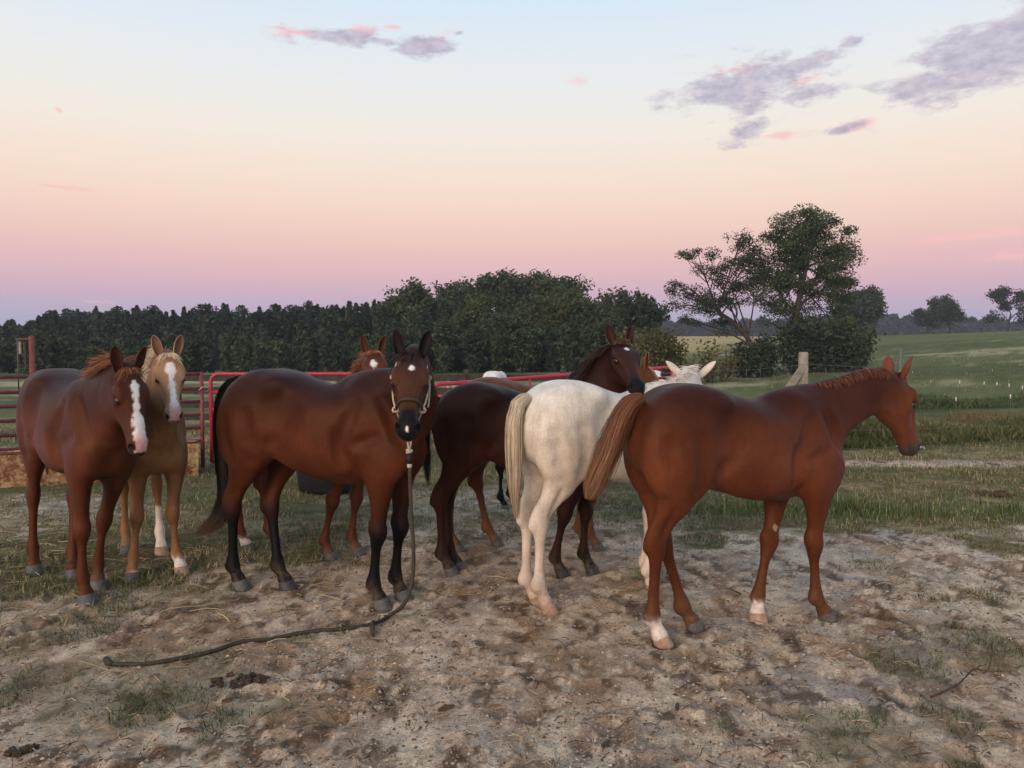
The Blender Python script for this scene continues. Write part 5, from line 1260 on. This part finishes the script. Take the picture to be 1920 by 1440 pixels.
def panel(A, B, label, group='maroon pipe panels by the feed trough'):
    A = np.array(A, float); B = np.array(B, float); L_ = np.linalg.norm(B-A); ang = math.atan2(B[1]-A[1], B[0]-A[0])
    root = empty('corral_panel', (A[0], A[1], 0), ang); tag(root, label, 'fence panel', group)
    for x in (0, L_): pipe('post', [(x, 0, .0), (x, 0, 1.24)], .026, M['maroon_paint'], root)
    pipe('stay', [(L_*.52, 0, .32), (L_*.52, 0, 1.2)], .018, M['rust_red'], root)
    for z in (1.215, 1.03, .865, .70, .535, .36): pipe('rail', [(.02, 0, z), (L_-.02, 0, z + random.uniform(-.008, .008))], .021, M['maroon_paint'], root, 8)
    return root
panel((-7.6, 8.05), (-5.62, 9.08), 'maroon pipe panel at the far left edge behind the chestnut foal')
panel((-5.55, 9.12), (-3.99, 9.93), 'maroon pipe panel between the palomino foal and the red gate')
pipe('twine', [(-3.99, 9.90, 1.03), (-3.96, 9.86, 1.05), (-3.91, 9.93, 1.04), (-3.93, 9.99, 1.0), (-4.0, 9.97, .98), (-4.02, 9.91, 1.01), (-3.97, 9.87, 1.03)], .006, M['rope_cream'], None, 6, False, 5)
tag(bpy.data.objects['twine'], 'pale twine tying the red gate to the maroon panel', 'twine')
# dark board fence further back
root = empty('board_fence', (-6.6, 15.2, 0)); tag(root, 'dark weathered board fence seen through the panels and the red gate', 'fence')
for k in range(6): box('post', (k*1.9, .05, .55), (.11, .11, 1.22), M['dark_wood'], root)
for k in range(5):
    for z in (.22, .48, .74, 1.0): box('board', (k*1.9+.95, -.02, z + random.uniform(-.012, .012)), (1.885, .035, .13), M['dark_wood'], root, .004)
# rusty feed trough along the panels
def trough(A, B, h, label):
    A = np.array(A); B = np.array(B); L_ = np.linalg.norm(B-A); ang = math.atan2(B[1]-A[1], B[0]-A[0])
    root = empty('feed_trough', (A[0], A[1], 0), ang); tag(root, label, 'trough')
    for nm, y0, y1 in (('front_wall', -.25, -.20), ('back_wall', .20, .25)):
        bm = bmesh.new(); n = 14
        for i in range(n+1):
            x = L_*i/n; wob = random.uniform(-.008, .008)
            for yy, z in ((y0 + (.06 if y0 < 0 else -.06), 0), (y0+wob, h+random.uniform(-.02, .012)), (y1+wob, h+random.uniform(-.02, .012)), (y1 + (.06 if y0 < 0 else -.06), 0)): bm.verts.new((x, yy, z))
        bm.verts.ensure_lookup_table()
        for i in range(n):
            for j in range(4):
                q = [i*4+j, (i+1)*4+j, (i+1)*4+(j+1) % 4, i*4+(j+1) % 4]; bm.faces.new([bm.verts[k] for k in q])
        for e_ in (0, n): bm.faces.new([bm.verts[e_*4+k] for k in range(4)])
        bmesh.ops.recalc_face_normals(bm, faces=bm.faces[:]); me = bpy.data.meshes.new(nm); bm.to_mesh(me); bm.free(); me.materials.append(M['rust']); o = bpy.data.objects.new(nm, me); COL.objects.link(o); o.parent = root
    for x in (.015, L_-.015): box('end_wall', (x, 0, h/2 - .01), (.03, .44, h-.02), M['rust'], root, .004)
    for k in range(3): box('rib', (L_*(k+.5)/3, -.262, h*.5), (.04, .02, h*.94), M['rust_red'], root, .003, (math.radians(-7), 0, 0))
    pipe('lip', [(0, -.232, h+.012), (L_*.5, -.235, h+.005), (L_, -.232, h+.014)], .018, M['rust_red'], root)
    return root
trough((-7.1, 8.05), (-5.1, 8.92), .37, 'rusty tan feed trough at the left edge behind the chestnut foal')
trough((-5.02, 8.95), (-3.86, 9.46), .40, 'rusty tan feed trough behind the palomino foal, beside the red gate')
root = empty('feed_pan', (-.55, 11.0, 0)); tag(root, 'low orange-tan feed pan seen under the dark bay foal\'s belly', 'pan')
bm_rows = [(.34, 0.0), (.38, .10), (.40, .20), (.42, .22), (.41, .235), (.37, .22), (.34, .10), (.30, .03), (.0, .025)]
def lathe(name, rows, material, parent=None, n=28, cap=True):
    Vv = []; F = []
    for r_, z in rows:
        for j in range(n): Vv.append((r_*math.cos(2*math.pi*j/n), r_*math.sin(2*math.pi*j/n), z))
    for i in range(len(rows)-1):
        for j in range(n): F.append([i*n+j, i*n+(j+1) % n, (i+1)*n+(j+1) % n, (i+1)*n+j])
    return mesh_from(name, np.array(Vv), F, material, parent)
lathe('pan', bm_rows, M['rust'], root); pipe('rim', [(.42*math.cos(a_), .42*math.sin(a_), .228) for a_ in np.linspace(0, 6.283, 29)[:-1]], .014, M['rust_red'], root, 8, True)
# black rubber stock tub behind the haltered bay
root = empty('rubber_tub', (-1.96, 8.35, 0)); tag(root, 'black rubber stock tub on the grass, seen under the haltered bay', 'tub')
lathe('tub', [(.0, .0), (.30, .0), (.335, .015), (.35, .06), (.365, .22), (.375, .36), (.355, .365), (.335, .22), (.31, .05), (.0, .04)], M['black_rubber'], root, 36)
pipe('rim', [(.372*math.cos(a_), .372*math.sin(a_), .365) for a_ in np.linspace(0, 6.283, 37)[:-1]], .02, M['black_rubber'], root, 10, True)
for a_ in (.3, 3.4): pipe('handle', [(.36*math.cos(a_-.14), .36*math.sin(a_-.14), .30), (.42*math.cos(a_), .42*math.sin(a_), .29), (.36*math.cos(a_+.14), .36*math.sin(a_+.14), .30)], .012, M['rope_dark'], root, 8, False, 5)
# rusty hoist frame at the left
root = empty('post_frame', (-5.86, 9.45, 0)); tag(root, 'rusty upright post with a short top arm and hanging chain, left background', 'post')
pipe('upright', [(0, 0, 0), (0, 0, 1.69)], .034, M['rust_red'], root); pipe('top_arm', [(0, 0, 1.66), (-.19, 0, 1.655)], .014, M['rust_red'], root); pipe('side_bar', [(-.175, 0, 1.65), (-.175, 0, 1.0)], .008, M['chain'], root)
box('wood_block', (-.145, .0, 1.55), (.03, .02, .15), M['weathered_wood'], root, .004)
for k in range(9): pipe('chain_link', [(-.09 + .010*math.cos(a_)*(k % 2) , .010*math.cos(a_)*(1-k % 2), 1.60-.040*k+.024*math.sin(a_)) for a_ in np.linspace(0, 6.283, 11)[:-1]], .0042, M['chain'], root, 5, True)
# wire fence on the right
root = empty('wire_fence', (0, 0, 0)); tag(root, 'sagging net wire fence with a round wooden post, right of the herd', 'fence')
FP = [(1.55, 9.3), (3.86, 10.25), (9.4, 12.5), (12.5, 13.8)]
for i_, (x, y) in enumerate(FP):
    if i_ == 1: pipe('post', [(x, y, -.1), (x+.005, y, .7), (x, y, 1.485), (x, y, 1.50)], [.068, .066, .062, .052], M['weathered_wood'], root, 14)
    elif i_ > 1: pipe('post', [(x, y, -.1), (x, y, 1.35)], .018, M['rust_red'], root, 6)
for z in (1.34, 1.22, 1.08, .90, .68, .45, .20):
    pts = []
    for (x0, y0), (x1, y1) in zip(FP[:-1], FP[1:]):
        for q in np.linspace(0, 1, 7)[:-1]: pts.append((x0+(x1-x0)*q, y0+(y1-y0)*q-.07, z - .05*math.sin(q*math.pi)*(.5+.8*z) + random.uniform(-.006, .006) + terrain(x0+(x1-x0)*q, y0+(y1-y0)*q)*.8))
    pipe('wire', pts, .0021, M['wire'], root, 5)
for k in range(34):
    q = k/34*2.999; i_ = int(q); f = q-i_; (x0, y0), (x1, y1) = FP[i_], FP[i_+1]; x, y = x0+(x1-x0)*f, y0+(y1-y0)*f
    pipe('stay_wire', [(x, y-.07, 1.30), (x+random.uniform(-.03, .03), y-.07, .7), (x, y-.07, .12)], .0016, M['wire'], root, 4)
box('leaning_board', (3.66, 10.12, 1.08), (.10, .03, .62), M['weathered_wood'], None, .005, (0, math.radians(40), math.radians(20))); tag(bpy.data.objects['leaning_board'], 'grey board leaning against the round wooden fence post', 'board')
# temporary stakes with white insulators in the pasture
for u, v_, d in ((1800, 718, 23), (1846, 720, 22.5), (1870, 721, 22), (1893, 724, 21.5), (1918, 728, 21), (1794, 750, 18.2), (1896, 745, 18)):
    x = (u-960)/1450*d; zt = 1.5 - (v_-660)/1450*d; g = gz(x, d)
    r_ = empty('fence_stake', (x, d, g)); h_ = max(zt-g, .35)
    pipe('rod', [(0, 0, -.05), (0, 0, h_)], .005, M['chain'], r_, 6); pipe('insulator', [(0, 0, h_-.03), (0, 0, h_+.02), (0, 0, h_+.07)], [.012, .016, .010], M['white_plastic'], r_, 8)
    lab = {1800: 'white-capped stake nearest the sorrel foal in the upper row', 1846: 'second white-capped stake of the upper row', 1870: 'third white-capped stake of the upper row', 1893: 'fourth white-capped stake of the upper row', 1918: 'last white-capped stake at the right picture edge', 1794: 'lower white-capped stake standing in the mown strip', 1896: 'lower white-capped stake near the right edge'}[u]
    tag(r_, lab, 'stake', 'electric fence stakes in the pasture')
for u, v_, hh, lab in ((840, 706, .5, 'taller white marker stake beyond the sloping red gate'), (851, 713, .35, 'shorter white marker stake beyond the sloping red gate')):
    d = 15.5; x = (u-960)/1450*d; zt = 1.5-(v_-660)/1450*d; r_ = empty('marker_stake', (x, d, 0)); box('pole', (0, 0, zt/2), (.05, .012, zt), M['white_plastic'], r_, .003); box('cap', (0, 0, zt+.01), (.056, .02, .02), M['white_plastic'], r_, .002); tag(r_, lab, 'stake', 'white marker stakes')
pipe('tee_post', [(6.2, 12.35, -.2), (6.2, 12.35, 1.56)], .016, M['wire'], None, 6); tag(bpy.data.objects['tee_post'], 'thin pale metal post just above the sorrel foal\'s ears', 'post')
# rank weeds along the wire fence and the ditch
def brush(name, label, x0, x1, y0, y1, n, h, ls, cols, seed, slope=0.0):
    rs = np.random.default_rng(seed); x = rs.uniform(x0, x1, n); y = rs.uniform(y0, y1, n) + slope*(x-x0)
    top = h*(.25 + 1.0*sstep(.35, .7, n2(x, y, .55, seed, 3)))
    z = gz_arr(x, y) + top*rs.random(n)**.8
    up = np.stack([rs.normal(size=n)*.45, rs.normal(size=n)*.45, np.ones(n)], 1); up /= np.linalg.norm(up, axis=1)[:, None]; e = np.cross(up, rs.normal(size=(n, 3))); e /= np.linalg.norm(e, axis=1)[:, None]
    s_ = (ls*2.2*(.6+.8*rs.random(n)))[:, None]; P = np.stack([x, y, z], 1)
    cv = np.stack([P - up*s_, P + e*s_*.16, P + up*s_, P - e*s_*.16], 1).reshape(-1, 3); cf = np.arange(n*4).reshape(-1, 4); cols = np.array(cols); q = rs.random(n)[:, None]
    cc = np.repeat(np.clip((cols[0]*(1-q) + cols[1]*q)*(.65+.6*n2(x, y, 1.2, seed+1, 2) + .2*rs.random(n))[:, None], 0, 1), 4, 0)
    o = mesh_from(name, cv, cf, M['leaves'], None, cc, smooth=False); o['kind'] = 'stuff'; o['label'] = label; o['category'] = 'weeds'
brush('weeds', 'rank dark weeds along the wire fence at the right', 5.6, 14, 12.0, 14.2, 15000, .38, .03, [srgb(66, 76, 48), srgb(108, 106, 68)], 201, .32)
brush('weeds', 'weeds under the wire fence behind the sorrel foal', 1.5, 6.0, 10.4, 11.6, 5000, .35, .04, [srgb(50, 62, 36), srgb(88, 92, 54)], 202, .38)
brush('weeds', 'dark green growth along the ditch in the pasture', 10, 22, 25.5, 27.5, 7000, .38, .05, [srgb(60, 76, 46), srgb(86, 100, 60)], 203, .12)
brush('weeds', 'brownish weeds by the stakes in the pasture', 12.5, 18, 20.5, 22.8, 2500, .25, .04, [srgb(96, 86, 56), srgb(122, 108, 74)], 204, -.1)
# ---------------------------------------------------------------- rope halter and lead
hr, hi = HORSE[2]
hroot = empty('rope_halter', hr.location, hr.rotation_euler[2]); tag(hroot, 'cream rope halter with dark noseband on the bay horse\'s head', 'halter')
HH = hi['H']
def ring(t0, k=1.06, n=26, t1=None):
    top, bot, w = [float(q) for q in interp(HEAD_UP, np.array([t0]))]; _, lb, lw = [float(q) for q in interp(HEAD_LO, np.array([t0]))]
    out = []
    for a_ in np.linspace(0, 2*math.pi, n, endpoint=False):
        cu, sv = math.cos(a_), math.sin(a_); vc = (top+lb)/2; rv = (top-lb)/2*k + .010
        ww = (w if sv > -.2 else w + (lw-w)*min((-.2-sv)/.6, 1))*k + .010
        e_ = 2/2.4
        out.append(HH(t0 + (t1-t0)*(.5-.5*sv) if t1 else t0, vc + rv*math.copysign(abs(sv)**e_, sv), ww*math.copysign(abs(cu)**e_, cu)))
    return out
pipe('noseband', ring(.655, 1.05, 30, .60), .0072, M['rope_dark'], hroot, 8, True)
for sd in (1, -1):
    pipe('cheekpiece', [HH(.63, -.17, sd*.128), HH(.52, -.165, sd*.158), HH(.40, -.165, sd*.172), HH(.26, -.15, sd*.172), HH(.14, -.11, sd*.165), HH(.05, -.08, sd*.145), HH(-.005, -.01, sd*.075)], .0052, M['rope_cream'], hroot, 8, False, 5)
    pipe('throat_strap', [HH(.20, -.15, sd*.172), HH(.24, -.27, sd*.150), HH(.34, -.40, sd*.115), HH(.47, -.43, sd*.070), HH(.60, -.40, sd*.03)], .0048, M['rope_cream'], hroot, 8, False, 5)
    pipe('chin_strand', [HH(.63, -.17, sd*.128), HH(.66, -.30, sd*.085), HH(.68, -.38, sd*.035), HH(.70, -.44, sd*.012)], .0050, M['rope_cream'], hroot, 8, False, 5)
    c_ = HH(.63, -.17, sd*.130); pipe('knot', [c_ + .012*np.array([math.cos(q), math.sin(q*1.3), math.sin(q)]) for q in np.linspace(0, 11, 26)], .006, M['rope_cream'], hroot, 6)
    c_ = HH(.20, -.15, sd*.176); pipe('knot', [c_ + .011*np.array([math.cos(q), math.sin(q*1.3), math.sin(q)]) for q in np.linspace(0, 11, 26)], .0055, M['rope_cream'], hroot, 6)
    if sd == 1: pipe('rope_tail', [HH(.20, -.15, .178), HH(.27, -.19, .190), HH(.40, -.24, .188), HH(.50, -.27, .182)], .006, M['rope_cream'], hroot, 7, False, 5)
ck = HH(.70, -.44, 0)
pipe('hanging_loop', [HH(.70, -.44, .012), ck + np.array([.004, .008, -.05]), ck + np.array([0, 0, -.085]), ck + np.array([-.004, -.008, -.05]), HH(.70, -.44, -.012)], .0060, M['rope_cream'], hroot, 8, False, 6)
kn = ck + np.array([0, 0, -.095])
pipe('fiador_knot', [kn + .014*np.array([math.cos(q), math.sin(q), .55*math.sin(q*.5)]) for q in np.linspace(0, 18, 40)], .0058, M['rope_cream'], hroot, 7)
# lead rope, hanging from the knot and trailing over the sand
mw = Matrix.Translation(hr.location) @ Matrix.Rotation(hr.rotation_euler[2], 4, 'Z')
k0 = np.array(mw @ Vector(kn + np.array([0, 0, -.012])))
def gp(u, v_, dz=.012):
    d = 2175/(v_-660); x = (u-960)/1450*d; return (x, d, gz(x, d) + dz)
def hp(u, v_, d): return ((u-960)/1450*d, d, 1.5 - (v_-660)/1450*d)
lp = [tuple(k0), tuple(k0 + [.003, 0, -.12]), tuple(k0 + [.010, -.005, -.35])] + [hp(773, 1020, k0[1]-.01), hp(773, 1070, k0[1]-.015), hp(767, 1110, k0[1]-.025), hp(752, 1142, k0[1]-.05)] + [gp(730, 1165, .02)]
lp += [gp(u, v_) for u, v_ in ((700, 1180), (640, 1190), (570, 1196), (500, 1207), (440, 1216), (390, 1232), (330, 1246), (265, 1257), (200, 1258))]
lr = empty('lead_rope', lp[-1]); lr.location = (0, 0, 0); tag(lr, 'dark lead rope hanging from the halter and trailing left over the sand', 'rope')
pipe('rope', lp, .0105, M['rope_dark'], lr, 8, False, 7)
pipe('whipping', [tuple(k0 + [0, 0, .004]), tuple(k0 + [0, 0, -.03]), tuple(k0 + [.001, 0, -.055])], [.013, .0145, .0125], M['black_rubber'], lr, 10); pipe('whipping', [tuple(k0 + [.001, 0, -.056]), tuple(k0 + [.001, 0, -.076])], .0135, M['rope_cream'], lr, 10)
pipe('frayed_end', [gp(200, 1258), gp(190, 1257, .02), gp(186, 1254, .035)], [.011, .017, .012], M['rope_dark'], lr, 7)
pipe('leather_popper', [gp(697, 1182, .02), gp(694, 1190, .03), gp(696, 1200, .012)], [.012, .016, .008], M['rope_dark'], lr, 7)
# ---------------------------------------------------------------- litter on the ground
rs = np.random.default_rng(77)
def lumps(name, label, n, fn, smin_, smax_, cols, seed, cat):
    r = np.random.default_rng(seed); x, y = fn(r, n); n = len(x)
    ico = np.array([(0, 0, 1.), (1, 0, 0), (0, 1, 0), (-1, 0, 0), (0, -1, 0)])
    fc = np.array([(0, 1, 2), (0, 2, 3), (0, 3, 4), (0, 4, 1)])
    s_ = smin_ + (smax_-smin_)*r.random(n)**4; z = gz_arr(x, y) - s_*.1
    an = r.uniform(0, 6.28, n); ca, sa = np.cos(an), np.sin(an); st = np.stack([.8+.9*r.random(n), .8+.6*r.random(n), .6+.5*r.random(n)], 1)
    Pp = ico[None]*st[:, None, :]*(.72+.56*r.random((n, 5)))[..., None]*s_[:, None, None]
    X = Pp[..., 0]*ca[:, None]-Pp[..., 1]*sa[:, None]; Y = Pp[..., 0]*sa[:, None]+Pp[..., 1]*ca[:, None]
    Vv = np.stack([X+x[:, None], Y+y[:, None], Pp[..., 2]+z[:, None]], -1).reshape(-1, 3)
    F = (fc[None]+5*np.arange(n)[:, None, None]).reshape(-1, 3)
    cols = np.array(cols); f = r.random(n)[:, None]; k = r.integers(0, len(cols), n); c_ = cols[k]*(.75+.5*f)
    o = mesh_from(name, Vv, F, M['clod'], None, np.repeat(np.clip(c_, 0, 1), 5, 0), smooth=False)
    o['kind'] = 'stuff'; o['label'] = label; o['category'] = cat
tinted('clod', .95, .1, 0, 120, .6, .3, nscale=60)
def spread_sand(r, n):
    y = 1.75 + 5.2*r.random(n)**1.7; x = r.uniform(-1, 1, n)*(y*.74+.2); k = (grassiness(x, y) < .45) & (r.random(n) < .15 + 1.1*sstep(.42, .62, n2(x, y, 1.9, 301, 3))); return x[k], y[k]
lumps('dirt_clods', 'pale crumbs of sandy soil kicked up over the ground', 52000, spread_sand, .0025, .010, [srgb(186, 162, 136), srgb(172, 148, 122), srgb(152, 124, 98), srgb(196, 176, 152)], 302, 'soil')
lumps('dirt_clods', 'darker crumbs of damp soil scattered in the hoof prints', 30000, spread_sand, .002, .011, [srgb(122, 94, 70), srgb(96, 76, 60), srgb(136, 106, 80)], 303, 'soil')
def straw_pieces(name, label, n, fn, lmin, lmax, cols, seed, w=.0022):
    r = np.random.default_rng(seed); x, y = fn(r, n); n = len(x); L_ = r.uniform(lmin, lmax, n); an = r.uniform(0, 6.28, n)
    dx_, dy_ = np.cos(an)*L_/2, np.sin(an)*L_/2; wx, wy = -np.sin(an)*w, np.cos(an)*w; bendz = r.uniform(.0, .012, n)
    z0 = gz_arr(x-dx_, y-dy_)+.006; z1 = gz_arr(x+dx_, y+dy_)+.006; zm = np.maximum(gz_arr(x, y), (z0+z1)/2-.006)+.006+bendz
    Vv = np.stack([np.stack([x-dx_-wx, y-dy_-wy, z0], 1), np.stack([x-dx_+wx, y-dy_+wy, z0+.003], 1), np.stack([x-wx, y-wy, zm], 1), np.stack([x+wx, y+wy, zm+.003], 1), np.stack([x+dx_-wx, y+dy_-wy, z1], 1), np.stack([x+dx_+wx, y+dy_+wy, z1+.003], 1)], 1).reshape(-1, 3)
    k = np.arange(n)*6; F = np.concatenate([np.stack([k, k+1, k+3, k+2], 1), np.stack([k+2, k+3, k+5, k+4], 1)])
    cols = np.array(cols); c_ = cols[r.integers(0, len(cols), n)]*(.75+.5*r.random(n))[:, None]
    o = mesh_from(name, Vv, F, M['grass'], None, np.repeat(np.clip(c_, 0, 1), 6, 0), smooth=False); o['kind'] = 'stuff'; o['label'] = label; o['category'] = 'straw'
def hay_zone(r, n):
    x = np.concatenate([r.normal(-3.3, .9, n//2), r.normal(-2.0, 1.2, n - n//2)]); y = np.concatenate([r.normal(5.6, .6, n//2), r.normal(5.2, .9, n - n//2)]); return x, y
straw_pieces('straw', 'loose strands of hay trodden into the grass by the left pair of foals', 1000, hay_zone, .04, .22, [srgb(150, 134, 100), srgb(124, 108, 78), srgb(164, 148, 114)], 311, .0018)
def all_zone(r, n):
    y = 1.75 + 8*r.random(n)**1.5; x = r.uniform(-1, 1, n)*(y*.74+.2); return x, y
straw_pieces('straw', 'thin dry grass stems and bits of straw all over the sand', 12000, all_zone, .012, .07, [srgb(140, 118, 90), srgb(108, 86, 62), srgb(158, 138, 110), srgb(70, 54, 40)], 312, .0012)
# single things one can point at
tinted('dung', .9, .1, 0, 60, .8, .4, nscale=40)
def heap(name, u, v_, w, n, smax, cols, seed, label, cat):
    d = 2175/(v_-660); x0 = (u-960)/1450*d; r = np.random.default_rng(seed); root = empty(name, (x0, d, gz(x0, d))); tag(root, label, cat)
    for i in range(n):
        a_ = r.uniform(0, 6.28); q = r.random()**.6; px, py = math.cos(a_)*w*q, math.sin(a_)*w*.6*q; s_ = smax*(.45+.55*r.random())
        bm = bmesh.new(); bmesh.ops.create_icosphere(bm, subdivisions=2, radius=1)
        for vv in bm.verts:
            k = 1 + .22*math.sin(vv.co.x*5+i) + .2*math.sin(vv.co.y*6+i*2) + .15*math.sin(vv.co.z*7+i*3); vv.co = Vector((vv.co.x*s_*1.2*k, vv.co.y*s_*k, vv.co.z*s_*.75*k))
        me = bpy.data.meshes.new('lump'); bm.to_mesh(me); bm.free(); me.materials.append(M['dung_flat'])
        o = bpy.data.objects.new('lump', me); COL.objects.link(o); o.parent = root; o.location = (px, py, gz(x0+px, d+py)-root.location.z + s_*.55 + .012*(1-q)); o.rotation_euler = (r.uniform(-.4, .4), r.uniform(-.4, .4), r.uniform(0, 6))
    return root
simple('dung_flat', (.085, .060, .040), .95, .5, 50, .1, 0, .9); simple('chip_wood', (.095, .068, .046), .9, .4, 30, .1, 0, .7); simple('paper', (.60, .62, .64), .8, .1, 20, .2); simple('twig', (.07, .05, .038), .9, .3, 30, .1, 0, .5); simple('leaf_dry', (.30, .20, .11), .8, .3, 30, .15, 0, .4)
heap('manure_heap', 442, 1290, .13, 45, .015, None, 401, 'crumbled dark manure heap beside the green weed patch, lower left', 'manure')
heap('manure_heap', 25, 1425, .07, 24, .014, None, 402, 'dark broken manure lumps in the lower left corner', 'manure')
heap('manure_heap', 1870, 930, .22, 26, .032, None, 403, 'dark manure pile in the grass at the right edge', 'manure')
def chip(u, v_, L_, W_, T_, rz, label, mat_='chip_wood', name='wood_chip', cat='chip', tilt=.2):
    d = 2175/(v_-660); x0 = (u-960)/1450*d; bm = bmesh.new(); r = random.Random(int(u)); n = 7; L_, W_, T_ = L_*.8, W_*.6, T_*.7
    for i in range(n+1):
        t_ = i/n; w_ = W_*(.35+.65*math.sin(math.pi*min(max(t_*1.05, .06), .97)))*r.uniform(.8, 1.15); z = .25*L_*tilt*math.sin(t_*3)
        for yy, zz in ((-w_, z), (w_, z+r.uniform(-.3, .5)*T_), (w_*.9, z+T_), (-w_*.9, z+T_*r.uniform(.8, 1.4))): bm.verts.new(((t_-.5)*L_, yy, zz))
    bm.verts.ensure_lookup_table()
    for i in range(n):
        for j in range(4): bm.faces.new([bm.verts[q] for q in (i*4+j, (i+1)*4+j, (i+1)*4+(j+1) % 4, i*4+(j+1) % 4)])
    for e_ in (0, n): bm.faces.new([bm.verts[e_*4+k] for k in range(4)])
    bmesh.ops.recalc_face_normals(bm, faces=bm.faces[:]); me = bpy.data.meshes.new(name); bm.to_mesh(me); bm.free(); me.materials.append(M[mat_])
    o = bpy.data.objects.new(name, me); COL.objects.link(o); o.location = (x0, d, gz(x0, d)+.006); o.rotation_euler = (r.uniform(-.2, .2), r.uniform(-tilt, tilt), rz); tag(o, label, cat); return o
chip(417, 1332, .055, .018, .014, .2, 'dark bark chip lying just below the green weed patch')
chip(340, 1388, .10, .020, .012, -.5, 'curled dark bark strip near the lower left, below the weed patch')
chip(835, 1345, .09, .02, .012, .3, 'flat dark bark piece in the sand below the lead rope')
chip(1275, 1345, .08, .016, .012, 1.3, 'dark bark piece on the sand at the bottom middle')
chip(465, 1135, .10, .025, .018, .3, 'dark chip of manure behind the haltered bay\'s hooves')
chip(778, 1193, .06, .015, .012, .1, 'small dark chip right of the trailing lead rope')
chip(1725, 1035, .16, .035, .012, -.2, 'pale curled dry leaf on the sand at the right', 'leaf_dry', 'dry_leaf', 'leaf', .35)
chip(1725, 1405, .045, .016, .010, .6, 'small tan pebble-like chip by the weed tuft, lower right', 'leaf_dry')
chip(1140, 1420, .07, .018, .012, .9, 'dark sliver of bark at the bottom edge, centre')
def twig(pts, label, r0=.005):
    P = [gp(u, v_, .012 + dz) for u, v_, dz in pts]; o = pipe('twig', P, np.linspace(r0, r0*.35, (len(P)-1)*5+1), M['twig'], None, 6, False, 5); tag(o, label, 'twig')
twig([(1760, 1320, 0), (1810, 1310, .03), (1840, 1292, .05), (1868, 1286, .04), (1876, 1260, .12)], 'thin bent twig sticking up from the sand, lower right')
twig([(1480, 1210, 0), (1495, 1222, .02), (1508, 1232, .01)], 'short dark twig on the crumbled soil in front of the sorrel foal')
twig([(1395, 1122, 0), (1375, 1118, .015), (1362, 1112, .0)], 'short stick on the sand between the sorrel foal\'s legs')
twig([(1290, 1195, 0), (1310, 1203, .015), (1335, 1196, 0)], 'brittle stem lying by the sorrel foal\'s hind hooves')
# scrap of paper beyond the sorrel's muzzle
d = 11.9; x0 = (1710-960)/1450*d; bm = bmesh.new(); n = 9
for i in range(n+1):
    for j in range(n+1): bm.verts.new(((i/n-.5)*.34 + .02*math.sin(j*2.1), (j/n-.5)*.22 + .015*math.sin(i*1.7), .02 + .035*abs(math.sin(i*1.3+j*.7)) + .02*math.sin(j*2.3+i)))
bm.verts.ensure_lookup_table()
for i in range(n):
    for j in range(n): bm.faces.new([bm.verts[k] for k in (i*(n+1)+j, (i+1)*(n+1)+j, (i+1)*(n+1)+j+1, i*(n+1)+j+1)])
bmesh.ops.solidify(bm, geom=bm.faces[:], thickness=.003); me = bpy.data.meshes.new('paper_scrap'); bm.to_mesh(me); bm.free(); me.materials.append(M['paper'])
o = bpy.data.objects.new('paper_scrap', me); COL.objects.link(o); o.location = (x0, d, gz(x0, d)+.01); tag(o, 'crumpled white scrap on the grass beyond the sorrel foal\'s muzzle', 'litter')
# ---------------------------------------------------------------- thin evening haze over the fields
m, t, b = mat('haze'); t.nodes.remove(b)
pv = t.nodes.new('ShaderNodeVolumePrincipled'); pv.inputs['Color'].default_value = (.80, .84, .92, 1); pv.inputs['Density'].default_value = .0006; pv.inputs['Anisotropy'].default_value = .1
t.links.new(pv.outputs[0], t.nodes['Material Output'].inputs['Volume'])
bm = bmesh.new(); bmesh.ops.create_cube(bm, size=1)
for v_ in bm.verts: v_.co = Vector((v_.co.x*1500, v_.co.y*1000 + 430, v_.co.z*30 + 12))
me = bpy.data.meshes.new('haze'); bm.to_mesh(me); bm.free(); me.materials.append(m)
o = bpy.data.objects.new('haze', me); COL.objects.link(o); o['kind'] = 'stuff'; o['label'] = 'thin evening haze softening the far woods'; o['category'] = 'haze'
sc.cycles.volume_bounces = 0
